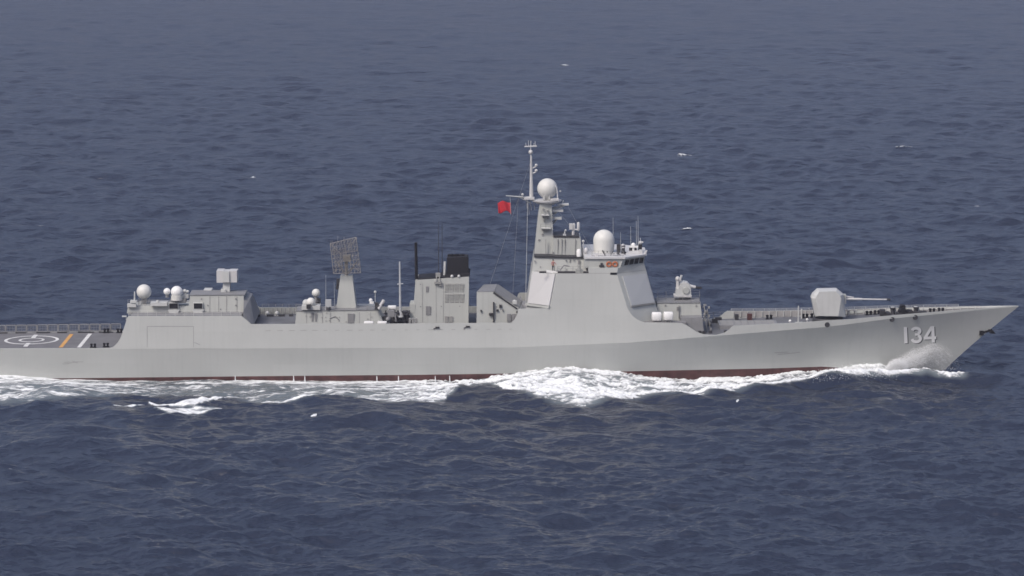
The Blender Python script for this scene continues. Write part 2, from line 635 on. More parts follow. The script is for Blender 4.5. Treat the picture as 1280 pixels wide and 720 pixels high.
lace_mat = mat('lace_foam', (0.74, 0.765, 0.77), 0.9, 0.18, 0.0, 2.4, bump=0.6)
_nt = lace_mat.node_tree
_at = _nt.nodes.new('ShaderNodeAttribute'); _at.attribute_name = 'aerated'
_nt.links.new(_at.outputs['Fac'], _nt.nodes['Principled BSDF'].inputs['Alpha'])


def foam_patch(x0, x1, y0, y1, dx, dy, cover, thick=0.10, seed=5, sx=0.42, sy=1.25):
    xs = np.arange(x0, x1, dx)
    ys = np.arange(y0, y1, dy)
    X, Y = np.meshgrid(xs, ys)
    c = cover(X, Y)
    warpx = 2.2 * (fbm2(X * 0.22, Y * 0.3, seed + 1, 3) - 0.5)
    n = fbm2((X + 2 * warpx) * sx, (Y + warpx) * sy, seed, 5)
    n2 = fbm2(X * 1.3, Y * 2.4, seed + 2, 3)
    n = 0.55 * n + 0.45 * fbm2((X + warpx) * 1.7, Y * 3.6, seed + 4, 4)
    streak = 0.5 * fbm2((X + warpx) * 0.16, (Y + 0.5 * warpx) * 1.5, seed + 6, 5) + 0.5 * fbm2((X + 0.4 * warpx) * 0.75, (Y + 0.3 * warpx) * 3.2, seed + 7, 4)
    aft = np.clip((gx(570) - X) / 12.0, 0, 1)
    n = n * (1 - 0.8 * aft) + streak * 0.8 * aft
    lvl = c - (0.5 + (n - 0.5) * 2.1)
    Zw = waves(X, Y) * calm(X, Y) + shipwave(X, Y)
    Z = Zw + 0.02 + thick * (1 - 0.7 * aft) * np.clip(lvl * 3, 0, 1.2) * (0.4 + 1.2 * n2)
    fcov = np.clip((lvl + 0.18) / 0.38, 0, 1) ** 1.15
    k4 = (lvl[:-1, :-1] + lvl[1:, 1:] + lvl[:-1, 1:] + lvl[1:, :-1]) / 4
    keep = (k4 > -0.15) & (c[:-1, :-1] > 0.26) & (np.abs((Y[:-1, :-1] + Y[1:, 1:]) / 2) > ship_half((X[:-1, :-1] + X[1:, 1:]) / 2) - 0.6)
    return X, Y, Z, keep, fcov


X, Y, Z, keep, fcov = foam_patch(gx(-90), gx(1218), -34, 0, 0.09, 0.15, cover_total, 0.22)
fm = grid_mesh('wake_foam', X, Y, Z, keep, fcov)
fm.materials.append(lace_mat)
fo = bpy.data.objects.new('wake_foam', fm)
COL.objects.link(fo)
tag(fo, 'white churned foam spread along the waterline beside the grey ship', 'foam', kind='stuff')

# far wave crests breaking white
caps = [(706, 80, 1.5, 1.8, 0.78), (859, 284, 1.4, 1.0, 0.74), (122, 239, 1.8, 1.4, 0.68), (856, 190, 2.4, 1.2, 0.6), (1130, 183, 2.6, 1.6, 0.6),
        (315, 219, 1.2, 1.0, 0.65), (922, 501, 0.5, 0.6, 0.7), (392, 518, 0.5, 0.7, 0.85), (1220, 253, 1.0, 0.9, 0.6),
        (48, 280, 1.3, 1.0, 0.6), (819, 287, 1.5, 0.8, 0.62), (12, 583, 0.4, 0.5, 0.6)]
cx = MB()
for i, (px, py, wx, wy, c) in enumerate(caps):
    p = sea(px, py, 0.4)
    X, Y, Z, keep, fcov = foam_patch(p.x - wx * 1.6, p.x + wx * 1.6, p.y - wy * 3, p.y + wy * 3, 0.10, 0.2,
                               lambda X, Y: c * np.exp(-((X - p.x) / wx) ** 2 - ((Y - p.y - 0.25 * (X - p.x)) / wy) ** 2), 0.12, 40 + i)
    keep &= fcov[:-1, :-1] > 0.34
    if keep.any():
        r_, c_ = X.shape
        for a_, b_ in zip(*np.nonzero(keep)):
            q = [(a_, b_), (a_, b_ + 1), (a_ + 1, b_ + 1), (a_ + 1, b_)]
            cx.add([(X[u], Y[u], Z[u]) for u in q], [(0, 1, 2, 3)])
wc = cx.build('breaking_crest_foam', foam_mat)
tag(wc, 'small white breaking wave crests scattered over the open sea', 'foam', kind='stuff')

# spray thrown up beside the bow: a cloud of drops
dv = MB()
oct_v = [(1, 0, 0), (-1, 0, 0), (0, 1, 0), (0, -1, 0), (0, 0, 1), (0, 0, -1)]
oct_f = [(0, 2, 4), (2, 1, 4), (1, 3, 4), (3, 0, 4), (2, 0, 5), (1, 2, 5), (3, 1, 5), (0, 3, 5)]


def drop(p, r):
    dv.add([(p.x + r * a, p.y + r * b_, p.z + r * c_) for a, b_, c_ in oct_v], oct_f)


for i in range(1700):
    sc_ = max(0.12, 1.0 - abs(random.gauss(0, 0.26)))            # reach of this strand
    t0_ = random.random() ** 0.5 * 0.95                            # where along its fall it is seen
    ln = random.uniform(0.06, 0.24)
    start = 1206 - random.uniform(0, 18)
    rise = 39 * sc_ * random.uniform(0.86, 1.05)
    reach = (96 if sc_ > 0.3 else 60) * (0.55 + 0.45 * sc_)
    out = random.uniform(0.6, 2.6)
    nd = random.randint(12, 34)
    for k_ in range(nd):
        t = min(1.0, t0_ + ln * random.random())
        # quick rise, slow fall
        h = rise * (math.sin(t / 0.30 * math.pi / 2) if t < 0.30 else 1 - ((t - 0.30) / 0.70) ** 1.25)
        jit = 0.5 + 1.5 * t
        px = start - reach * t + random.gauss(0, jit)
        py = 467 - h + random.gauss(0, 0.8 * jit)
        if py > 470: continue
        Y = -ip(px, [(1100, 2.4), (1176, 0.5), (1206, 0.15)]) - out * (0.25 + 0.75 * t) + random.gauss(0, 0.15)
        drop(at(px, py, Y), random.uniform(0.007, 0.024) * (0.8 + 0.6 * t))
# curl breaking at the after end of the spray
for i in range(4500):
    a = random.uniform(20, 200)
    rr_ = 1 - abs(random.gauss(0, 0.22))
    px = 1122 + 15 * rr_ * math.cos(math.radians(a))
    py = 464 - 15 * rr_ * math.sin(math.radians(a)) + random.gauss(0, 1.2)
    drop(at(px, py, -random.uniform(3.6, 4.8)), random.uniform(0.009, 0.030))
# torn crest drops over the breaking bow wave
for i in range(3600):
    px = random.gauss(1072, 24)
    if not 1015 < px < 1125: continue
    p = sea(px, ip(px, [(1015, 472), (1040, 468), (1072, 464), (1125, 466)]) + random.gauss(0, 3.5), 0.9)
    p.z += abs(random.gauss(0, 0.28))
    r = random.uniform(0.012, 0.045)
    dv.add([(p.x + r * a, p.y + r * bb, p.z + r * c) for a, bb, c in oct_v], oct_f)
me = bpy.data.meshes.new('bow_spray')
me.from_pydata(dv.v, [], dv.f)
me.materials.append(mat('spray_drops', (0.84, 0.85, 0.85), 0.6, 0.02))
sp = bpy.data.objects.new('bow_spray', me)
COL.objects.link(sp)
tag(sp, 'misty white spray thrown up beside the bow below the hull number', 'spray', kind='stuff')

# ------------------------------------------------------------------ the ship
ship = empty('destroyer', (0, 0, 0))
tag(ship, 'grey naval destroyer with hull number 134 and red boot topping, steaming right', 'warship')


def pieces(name, mb, m, parent=None, smooth=False):
    """every piece in mb becomes a part of its own"""
    for vs, fs in mb.p:
        part(name, MB().add(vs, fs), m, parent, smooth)


def part(name, mb, m, parent=None, smooth=False, label=None):
    o = mb.build(name, M[m], parent or ship, smooth)
    if label: o['label'] = label
    return o


B_TAB = [(-116, 6.8), (60, 7.5), (160, 7.9), (250, 8.3), (400, 8.5), (700, 8.5), (800, 8.4), (860, 8.0), (917, 7.2), (990, 6.0),
         (1030, 5.3), (1067, 4.65), (1110, 3.8), (1150, 2.9), (1176, 2.3), (1210, 1.5), (1240, 0.82), (1273, 0.06)]
KN_TAB = [(-116, 437), (0, 436.5), (160, 436), (640, 434.3), (790, 428), (850, 423.6), (990, 412), (1030, 409), (1067, 404.4), (1110, 398.6),
          (1176, 392.3), (1240, 386), (1273, 383.3)]
BOOT_TAB = [(-116, 475), (100, 472.6), (320, 470.2), (520, 468.5), (640, 466.8), (800, 463.8), (960, 460.6), (1035, 458), (1075, 463.5), (1176, 468)]
TOP = [(-116, 435.9), (137, 435.2), (142, 433.2), (147, 428.5), (151, 421.5), (154, 413), (157, 403.5), (159, 397), (160.5, 395), (240, 395), (302, 395),
       (308, 400), (314, 405.2), (400, 405), (480, 404.7), (560, 404.2), (639, 403.5), (643, 400), (646, 394), (648, 387.5), (650, 386), (690, 385.3), (740, 384), (783, 382.7),
       (785, 386.5), (788, 391.5), (792, 396), (797, 399.7), (806, 403.2), (830, 403.6), (852, 404), (858, 406.3), (864, 410.5), (871, 415), (880, 418.2),
       (895, 418.8), (905, 416.3), (911, 412.4), (914, 409.3), (917, 407.2), (950, 405.8), (990, 403.6), (1030, 401), (1067, 398.8), (1090, 396.6), (1110, 394.8), (1140, 392.3),
       (1176, 389.4), (1210, 386.6), (1240, 384.4), (1260, 383), (1273, 382.2)]
TUM = 0.115                                   # inward lean of the upper sides


def side_y(px, z):
    """starboard Y of the upper side at photo column px, height z"""
    zk = at(px, ip(px, KN_TAB), -8.2).z
    return -ip(px, B_TAB) + max(0, z - zk) * min(TUM, ip(px, B_TAB) * 0.05)


def side_pt(px, py, out=0.0):
    y = -ip(px, B_TAB)
    for _ in range(6):
        y = side_y(px, at(px, py, y).z)
    return at(px, py, y - out)


# lower hull: rows from waterline to knuckle over stations
st = sorted(set([-116, -80, -40, 0, 40, 80, 120, 160, 220, 280, 340, 400, 460, 520, 580, 640, 700, 750, 790, 820, 850, 880, 900, 920, 940, 960,
                 980, 1000, 1020, 1040, 1060, 1080, 1100, 1120, 1140, 1160, 1180, 1200, 1220, 1235, 1250, 1262, 1273]))


def row_px(s, end):
    return s if s < 850 else 850 + (s - 850) * (end - 850) / (1273 - 850)


rows = []
TS = [0, 0.12, 0.25, 0.4, 0.55, 0.7, 0.85, 1.0]
keel, wlr = [], []
for s in st:
    p = row_px(s, 1172)
    x = at(p, 470, -7).x
    wlr.append(Vector((x, -ip(p, W_TAB) if p < 1172 else -0.05, 0.0)))
    p2 = row_px(s, 1160)
    keel.append(Vector((at(p2, 470, -7).x, -ip(p2, W_TAB) * 0.82 if s < 1273 else -0.05, -2.5)))
for t in TS:
    row = []
    for s in st:
        end = 1176 + 97 * t ** 1.1
        p = row_px(s, end)
        fwd = min(1, max(0, (s - 820) / 250))
        # breadth follows the station so that the flare stays fair
        wb = ip(row_px(s, 1176), W_TAB)
        bb = ip(s, B_TAB)
        ex = 1.0 + 1.0 * fwd
        y = -(wb + (bb - wb) * t ** ex)
        pyk = ip(row_px(s, 1273), KN_TAB)
        pyb = ip(row_px(s, 1176), BOOT_TAB)
        row.append(at(p, pyb + (pyk - pyb) * t, y))
    rows.append(row)


def loft(mb, rs, close=False):
    n = len(rs[0])
    for sgn in (1, -1):
        vs = [Vector((v.x, sgn * v.y, v.z)) for r in rs for v in r]
        fs = []
        for i in range(len(rs) - 1):
            for j in range(n - 1):
                q = (i * n + j, i * n + j + 1, (i + 1) * n + j + 1, (i + 1) * n + j)
                fs.append(q if sgn > 0 else q[::-1])
        mb.add(vs, fs)
    return mb


mb = loft(MB(), rows)
# transom
tr = [r[0] for r in rows]
mb.add(tr + [Vector((v.x, -v.y, v.z)) for v in reversed(tr)], [tuple(range(2 * len(tr)))])
# upper side plating: outer skin, rim and inner skin from the knuckle to the top line
tp = []
for (p0, y0), (p1, y1) in zip(TOP[:-1], TOP[1:]):
    n = max(1, int((p1 - p0) / 25))
    tp += [(p0 + (p1 - p0) * i / n, y0 + (y1 - y0) * i / n) for i in range(n)]
tp.append(TOP[-1])
kn_o, up_o, up_i, kn_i = [], [], [], []
for px, py in tp:
    kpy = ip(px, KN_TAB)
    kpt = at(px, kpy, -ip(px, B_TAB))
    upt = side_pt(px, min(py, kpy - 0.15))
    kn_o.append(kpt); up_o.append(upt)
    th_ = min(0.16, max(0.02, abs(upt.y) * 0.5))
    up_i.append(Vector((upt.x, min(upt.y + th_, -0.01), upt.z)))
    kn_i.append(Vector((kpt.x, min(kpt.y + th_ + 0.1, -0.01), kpt.z)))
loft(mb, [kn_o, up_o, up_i, kn_i])
hull = part('hull', mb, 'hull', smooth=True)
hull.data.set_sharp_from_angle(angle=math.radians(9))

part('boot_topping', loft(MB(), [keel, wlr, rows[0]]), 'boot', hull, smooth=True)

# decks
def deck_strip(pxs, dpy, inset=0.2):
    r = []
    for p in pxs:
        q = at(p, ip(p, dpy), -ip(p, B_TAB))
        y = side_y(p, q.z) + inset
        r.append(Vector((q.x, min(y, -0.02), q.z)))
    m_ = MB()
    n = len(r)
    m_.add(r + [Vector((v.x, -v.y, v.z)) for v in r], [(j, j + 1, n + j + 1, n + j) for j in range(n - 1)])
    return m_


part('flight_deck', deck_strip([-115, -60, 0, 60, 110, 160], [(-116, 436.1), (160, 435.5)], 0.08), 'helideck')
part('hangar_roof', deck_strip([162, 200, 250, 301], [(160, 395.7), (302, 395.7)], 0.2), 'midgrey')
part('boat_deck', deck_strip([300, 350, 400, 480, 560, 650], [(300, 414.5), (650, 412.5)], 0.25), 'deck')
part('forecastle_deck', deck_strip([800, 812, 850, 880, 917, 950, 990, 1030, 1067, 1110, 1150, 1176, 1210, 1240],
                                   [(800, 422), (850, 420.5), (880, 419.3), (895, 419.3), (917, 417.5), (990, 411.5), (1030, 408.8), (1067, 405.8), (1110, 401), (1176, 395), (1240, 388.5)], 0.2), 'deck')
# waterway and frames inside the far bulwark
fr = MB()
for p in np.arange(925, 1235, 9.0):
    q = side_pt(p, ip(p, TOP))
    h = 0.85 if p < 1150 else 0.5
    if abs(q.y) < 0.5: continue
    for sg in (1,):
        yy = sg * (abs(q.y) - 0.16)
        fr.box(q.x - 0.04, q.x + 0.04, min(yy, yy - sg * 0.22), max(yy, yy - sg * 0.22), q.z - h, q.z - 0.05)
pieces('bulwark_frame', fr, 'lightgrey')
liner = MB()
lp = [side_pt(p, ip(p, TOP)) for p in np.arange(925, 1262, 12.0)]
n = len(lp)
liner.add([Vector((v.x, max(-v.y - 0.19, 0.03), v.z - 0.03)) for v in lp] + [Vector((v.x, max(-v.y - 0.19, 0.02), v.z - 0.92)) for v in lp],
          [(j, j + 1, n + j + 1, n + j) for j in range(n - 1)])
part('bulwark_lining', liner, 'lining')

# hull tree for laying numbers and marks onto the side
bvh = BVHTree.FromPolygons([Vector(v) for v in mb.v], [f for f in mb.f])


def on_hull(px, py, off):
    d = ray(px, py).normalized()
    hit, nrm, _, _ = bvh.ray_cast(CAM, d)
    if hit is None:
        return side_pt(px, py)
    if nrm.y > 0: nrm = -nrm
    return hit + nrm * off


def decal(quads, off):
    """strips of photo-space quads subdivided and pressed onto the hull plating"""
    m_ = MB()
    for q in quads:
        a, b_, c, d = [Vector(p).to_3d() for p in q]
        N = max(1, int(max((b_ - a).length, (c - d).length) / 3))
        K = max(1, int(max((d - a).length, (c - b_).length) / 3))
        vs = []
        for i in range(K + 1):
            l, r_ = a.lerp(d, i / K), b_.lerp(c, i / K)
            for j in range(N + 1):
                w = l.lerp(r_, j / N)
                vs.append(on_hull(w.x, w.y, off))
        fs = [(i * (N + 1) + j, i * (N + 1) + j + 1, (i + 1) * (N + 1) + j + 1, (i + 1) * (N + 1) + j) for i in range(K) for j in range(N)]
        m_.add(vs, fs)
    return m_


def stroke(pts, w):
    pts = [Vector(p) for p in pts]
    L, R = [], []
    for i, p in enumerate(pts):
        d = (pts[min(i + 1, len(pts) - 1)] - pts[max(i - 1, 0)]).normalized()
        nrm = Vector((-d.y, d.x)) * w / 2
        L.append(p + nrm); R.append(p - nrm)
    return [(L[i], L[i + 1], R[i + 1], R[i]) for i in range(len(pts) - 1)]


def arc(cx_, cy_, rx, ry, a0, a1, n=12):
    return [(cx_ + rx * math.cos(math.radians(a0 + (a1 - a0) * i / n)), cy_ + ry * math.sin(math.radians(a0 + (a1 - a0) * i / n))) for i in range(n + 1)]


W_ = 3.75
one = stroke([(1131.6, 408.6), (1132.4, 429)], 4.2)
three = stroke(arc(1145, 413.6, 4.9, 3.5, 190, 420) + [], W_) + stroke(arc(1145.2, 423.0, 5.3, 4.2, -62, 170), W_) + stroke([(1143.6, 418), (1148.6, 417.9)], 3.0)
four = stroke([(1165.8, 407.6), (1166.6, 428)], 3.9) + stroke([(1164.6, 408.6), (1156.2, 422.4)], 3.5) + stroke([(1154.8, 422.6), (1170.2, 422)], 3.6)
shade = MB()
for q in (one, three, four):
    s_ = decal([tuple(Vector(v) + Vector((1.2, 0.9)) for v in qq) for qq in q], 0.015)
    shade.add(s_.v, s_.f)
hn = part('hull_number', MB().add(*(lambda d: (d.v, d.f))(decal(one + three + four, 0.03))), 'white', hull)
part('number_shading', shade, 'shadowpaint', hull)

# plating marks: hangar boat door, scuffs, rubbing marks, discharge stains
door = decal(stroke([(184, 408), (184, 434)], 0.5) + stroke([(242, 408), (242, 434)], 0.5) + stroke([(184, 408), (242, 408)], 0.5) + stroke([(243, 428), (250, 431)], 0.6), 0.012)
part('boat_door_seam', door, 'midgrey', hull)
fh = MB()
for a_ in np.arange(332, 640, 14.5):
    L_ = random.uniform(3, 8)
    d_ = decal(stroke([(a_, 413.4 - (a_ - 332) * 0.006), (a_ + L_, 413.3 - (a_ - 332) * 0.006)], 0.5), 0.012)
    fh.add(d_.v, d_.f)
pieces('rubbing_mark', fh, 'vent', hull)
sc = MB()
for (a_, b_) in (((80, 453), (88, 452.2)), ((85, 454.2), (97, 452)), ((92, 452.5), (104, 452.3)), ((90, 451), (97, 454)), ((78, 455), (86, 454.6)), ((968, 441), (985, 440)), ((972, 443), (1000, 440.5))):
    d_ = decal(stroke([a_, b_], 0.6), 0.012)
    sc.add(d_.v, d_.f)
pieces('scuff_mark', sc, 'vent', hull)


def fairlead(px, py, r=3.0):
    c = on_hull(px, py, 0.0)
    m_ = MB()
    R = r / 8.85
    m_.torus(c + Vector((0, -0.02, 0)), R * 0.82, R * 0.28)
    m_.tube(c + Vector((0, 0.05, 0)), c + Vector((0, -0.06, 0)), R * 0.85, n=16)
    return part('fairlead', m_, 'dark', hull)


for p in ((1034, 406), (1115, 399.2), (1144, 396.6)):
    fairlead(*p)
for p in ((547, 409.3), (585, 408.2)):
    c = on_hull(p[0], p[1], 0)
    m_ = MB().box(c.x - 0.3, c.x + 0.25, c.y - 0.18, c.y + 0.05, c.z - 0.12, c.z + 0.12)
    m_.tube(c + Vector((-0.25, -0.1, -0.05)), c + Vector((-0.6, -0.12, -0.22)), 0.06)
    part('boat_boom_bracket', m_, 'dark', hull)
# anchor in its stem hawse
a0 = at(1226, 415.5, 0)
m_ = MB()
sh0, sh1 = at(1222, 416.5, 0), at(1237, 413.2, 0)
m_.tube(sh0, sh1, 0.22, 0.18)
m_.tube(sh1 + Vector((0, -0.9, 0)), sh1 + Vector((0, 0.9, 0)), 0.2, n=8)
for sg in (-1, 1):
    m_.hexa([sh1 + Vector((-0.35, sg * 0.75, 0.35)), sh1 + Vector((0.35, sg * 0.75, 0.2)), sh1 + Vector((0.75, sg * 0.6, -0.35)), sh1 + Vector((-0.1, sg * 0.75, -0.25))],
            [v + Vector((0, sg * 0.3, 0)) for v in (sh1 + Vector((-0.35, sg * 0.75, 0.35)), sh1 + Vector((0.35, sg * 0.75, 0.2)), sh1 + Vector((0.75, sg * 0.6, -0.35)), sh1 + Vector((-0.1, sg * 0.75, -0.25)))])
m_.box(a0.x - 0.25, a0.x + 0.35, -0.45, 0.45, a0.z - 0.35, a0.z + 0.3)
part('bow_anchor', m_, 'black', hull)
# cooling-water outlets pouring from the side
for px, what in ((294, 'below the box missile launcher, aftmost of all'), (367, 'below the aft midship house, left of a pair'),
                 (381, 'below the small midship radomes, right of a pair'), (471, 'below the white raft canisters amidships'),
                 (498, 'below the thin white signal mast amidships'), (544, 'below the doors of the funnel house'),
                 (562, 'below the louvres of the funnel house'), (617, 'below the sloping intake roof, foremost of all')):
    c = on_hull(px, 470.4, 0.02)
    m_ = MB().tube(c + Vector((0, 0.02, 0.06)), Vector((c.x + 0.03, c.y - 0.25, c.z - 0.45)), 0.05, 0.08, 6)
    m_.tube(Vector((c.x + 0.03, c.y - 0.25, c.z - 0.45)), Vector((c.x + 0.05, c.y - 0.35, -0.4)), 0.08, 0.13, 6)
    o = m_.build('cooling_stream', foam_mat)
    tag(o, 'thin white water stream ' + what, 'water jet', 'cooling water streams on the hull side')

# ---- flight deck
dz = at(40, 436, -7.4).z + 0.012
cc = at(39.5, 425.6, 0); cc = Vector((cc.x, 0, 0))
d0 = ray(39.5, 425.3); t0 = (dz - CAM.z) / d0.z; cc = CAM + d0 * t0


def ring(c, R, w, z, n=64):
    m_ = MB()
    vs = []
    for k_ in range(n):
        a = 2 * math.pi * k_ / n
        for q_ in (R - w, R):
            x_ = c.x + q_ * math.cos(a)
            vs.append((x_, c.y + q_ * math.sin(a), zf(640 + x_ * 8.82) + 0.02))
    return m_.add(vs, [(2 * k_, 2 * k_ + 1, (2 * k_ + 3) % (2 * n), (2 * k_ + 2) % (2 * n)) for k_ in range(n)])


fd = [c for c in ship.children if c.name.startswith('flight_deck')][0]
zf = lambda px: at(px, 436.1 - 0.6 * (px + 116) / 276, -ip(px, B_TAB)).z + 0.015
part('landing_circle', ring(cc, 3.9, 0.46, zf(40)), 'line_white', fd)
part('aiming_circle', ring(cc, 1.86, 0.38, zf(40)), 'line_white', fd)


def deck_pt(px, py, lift=0.015):
    z = zf(px) + lift - 0.015
    d = ray(px, py); t = (z - CAM.z) / d.z
    return CAM + d * t


def deck_line(p0, p1, w, m, name):
    a, b_ = deck_pt(*p0, 0.02), deck_pt(*p1, 0.02)
    m_ = MB().add([a - Vector((w / 2, 0, 0)), a + Vector((w / 2, 0, 0)), b_ + Vector((w / 2, 0, 0)), b_ - Vector((w / 2, 0, 0))], [(0, 1, 2, 3)])
    part(name, m_, m, fd)


deck_line((31.5, 433.2), (35.5, 428.8), 0.62, 'line_white', 'centre_mark')
deck_line((41, 422.6), (45, 418.4), 0.62, 'line_white', 'centre_mark')
deck_line((75.8, 434.2), (89.5, 417.6), 0.55, 'line_orange', 'orange_deck_line')
deck_line((98.6, 434.2), (112.6, 417.2), 0.55, 'line_white', 'white_deck_line')
# safety-net frames stand along the far edge
zfar = zf(40)
x0 = at(-110, 414, 7).x
for i in range(20):
    xa = x0 + i * 1.52
    if xa > at(152, 414, 7).x - 1.5: break
    y_ = np.interp(xa + 0.7, [at(p, 436, -7).x for p, _ in B_TAB], [h for _, h in B_TAB]) - 0.15
    z0 = zf(640 + xa * 8.85) + 0.12
    m_ = MB()
    c4 = [Vector((xa, y_, z0)), Vector((xa + 1.38, y_, z0)), Vector((xa + 1.38, y_ + 0.15, z0 + 0.95)), Vector((xa, y_ + 0.15, z0 + 0.95))]
    for u, v in zip(c4, c4[1:] + c4[:1]):
        m_.tube(u, v, 0.075, n=6)
    for kk in range(1, 6):
        m_.tube(c4[0].lerp(c4[1], kk / 6), c4[3].lerp(c4[2], kk / 6), 0.022, n=4)
    for kk in range(1, 4):
        m_.tube(c4[0].lerp(c4[3], kk / 4), c4[1].lerp(c4[2], kk / 4), 0.022, n=4)
    for kk in (0, 1):
        m_.tube(c4[kk] - Vector((0, 0, 0.14)), c4[kk], 0.07, n=6)
    part('net_frame', m_, 'midgrey', fd)
gut = MB()
for s0 in range(-110, 150, 26):
    a = at(s0, 415.6, 6.9); b_ = at(s0 + random.uniform(10, 20), 415.6, 6.9)
    gut.box(a.x, b_.x, 6.45, 6.75, zf(s0) - 0.05, zf(s0) + 0.12)
pieces('deck_gutter', gut, 'dark', fd)


def bollard(c, s=1.0, parent=None):
    """twin mooring bitts on a base plate"""
    m_ = MB().box(c.x - 0.45 * s, c.x + 0.45 * s, c.y - 0.25 * s, c.y + 0.25 * s, c.z - 0.05, c.z + 0.1 * s)
    for dx in (-0.24, 0.24):
        m_.lathe(c + Vector((dx * s, 0, 0)), [(0.16 * s, 0), (0.14 * s, 0.35 * s), (0.20 * s, 0.42 * s), (0.20 * s, 0.55 * s), (0.12 * s, 0.6 * s)], 10)
    return part('mooring_bitts', m_, 'black', parent)


for px, py in ((116.5, 434.6), (132.5, 433.8), (133, 415.8), (149.5, 415.8)):
    bollard(deck_pt(px, py), 1.0, fd)

# ---- hangar upper works
UP = MB()
UP.span([(158.6, 391.5, -3.9), (160, 382.2, -3.7), (236, 382.4, -3.7), (238, 391.5, -3.9)], 0.2)
hg = part('hangar_house', UP, 'house')
g2 = MB().span([(235, 391.4, -3.9), (237.5, 369.3, -3.6), (304.5, 368.8, -3.6), (305.5, 391.2, -3.9)], 0.9)
mh = part('missile_house', g2, 'house')
rf = MB().span([(236, 369.4, -3.7), (236, 368.6, -3.7), (306, 368.1, -3.7), (306, 368.9, -3.7)], 1.0)
part('roof_edge', rf, 'midgrey', mh)
# sloped dark forward end of the hangar block
fe = MB().mirror([(303.2, 396, -6.9), (304.2, 389, -6.2), (305.0, 372, -3.0), (312.5, 373, -2.4), (318, 404, -5.5), (313.5, 406, -6.8)])
part('hangar_front_bulkhead', fe, 'midgrey', hg)
rc = MB()
for px in np.arange(164, 304, 9.0):
    rc.fbox(px, px + 0.6, 390.4, 393.8, -4.0, 0.1)
pieces('passage_stiffener', rc, 'midgrey', hg)
part('passage_shade', MB().fbox(160, 304, 390.3, 393.2, -3.95, 0.3), 'vent', hg)  # solid strip; shade of the recess is put into its darker grey
part('passage_rail', MB().rail([at(161, 395, -7.3), at(300, 394.8, -7.3)], 0.75, 1.3, 3), 'lightgrey', hg)
for px in (217, 247.5):
    m_ = MB().fbox(px - 6, px + 6, 378.6, 386.6, -4.15, 0.7)
    pk = part('launcher_bay', m_, 'lightgrey', hg)
    part('opening_shade', MB().fbox(px - 5.3, px + 5.3, 379.3, 385.8, -4.2, 0.04), 'black', pk)  # black sheet holds the unlit inside of the opening as colour
    part('bay_shelf', MB().quadbox([(px - 7, 388), (px + 7, 388), (px + 5, 391.5), (px - 5, 391.5)], -4.9, 0.9), 'lightgrey', pk)
# pipes, boxes, seams on house walls
dt = MB()
for px in (273, 283, 296, 262):
    dt.quadbox([(px, 370.5, -3.66), (px + 0.6, 370.5, -3.66), (px + 0.6, 389.5, -3.92), (px, 389.5, -3.92)], 0, 0.2)
for px, py in ((251, 373), (294, 373), (294, 381), (259, 381), (275, 386)):
    dt.fbox(px, px + 1.4, py, py + 1.4, -3.62 - 0.3 * (py - 369) / 22 - 0.10, 0.3)
pieces('wall_fitting', dt, 'midgrey', mh)


def dome(px, py, r_px, Y, cut=-0.75, m='radome', stalk=0, name='radome', parent=None, ped='midgrey'):
    c = at(px, py, Y)
    r = r_px / 8.73
    o = part(name, MB().ball(c, r, cut), m, parent, smooth=True)
    if stalk:
        p2 = MB().lathe(c + Vector((0, 0, -abs(cut) * r - stalk)), [(r * 0.5, 0), (r * 0.42, stalk + 0.1 * r)], 12)
        part('pedestal', p2, ped, o)
    return o


rd = dome(180, 364.6, 9.2, -2.0, -0.88)
lg = MB()
c = at(180, 364.6, -2.0)
for k_ in range(6):
    a = k_ * math.pi / 3
    lg.tube(c + Vector((0.75 * math.cos(a), 0.75 * math.sin(a), -2.6)), c + Vector((0.7 * math.cos(a), 0.7 * math.sin(a), -0.7)), 0.06, n=6)
lg.lathe(c + Vector((0, 0, -2.6)), [(0.35, 0), (0.3, 1.8)], 12)
part('radome_legs', lg, 'midgrey', rd)
dome(221, 364.8, 7.3, -3.8, -0.8, 'white', 0.5)
part('dome_skirt', MB().lathe(at(221, 369, -3.8) + Vector((0, 0, -0.7)), [(0.8, 0), (0.84, 0.65)], 20), 'radome', hg, True)
dome(208.8, 364.3, 4.3, -3.8, -0.9, 'white', 0.4)
part('launcher_base', MB().fbox(213, 232, 373.5, 378.8, -3.9, 2.0).fbox(218, 224, 371, 374, -3.6, 1.4), 'midgrey', hg)
m_ = MB()
for (px, py, r_) in ((231, 364, 2.6), (234.5, 364.5, 2.0), (229.5, 369, 2.2)):
    m_.ball(at(px, py, -3.2), r_ / 8.7)
m_.tube(at(231, 374, -3.2), at(232, 363, -3.2), 0.18)
m_.fbox(228, 235.5, 368, 373, -3.4, 0.8)
part('sighting_director', m_, 'lightgrey', hg, True)
m_ = MB().tube(at(168.3, 377, -4), at(168.3, 364.5, -4), 0.13, 0.09)
part('signal_post', m_, 'lightgrey', hg)
pieces('signal_locker', MB().fbox(162.5, 171, 376.2, 378.6, -4.5, 1.0).fbox(159, 170, 380, 384, -4.4, 0.8), 'lightgrey', hg)
m_ = MB().ball(at(197, 377, -4.2), 0.22).tube(at(196, 380.5, -4.2), at(197, 377, -4.2), 0.12).fbox(188, 209, 378.4, 382.6, -4.6, 1.5)
part('roof_locker', m_, 'lightgrey', hg)
part('roof_rail', MB().rail([at(160, 382.3, -3.6), at(212, 382.3, -3.6)], 0.9, 1.4), 'midgrey', hg)
part('deck_light', MB().fbox(152.5, 158, 395, 396.4, -6.5, 0.4).tube(at(158, 396, -6.3), at(158, 400, -6.3), 0.06), 'lightgrey', hg)
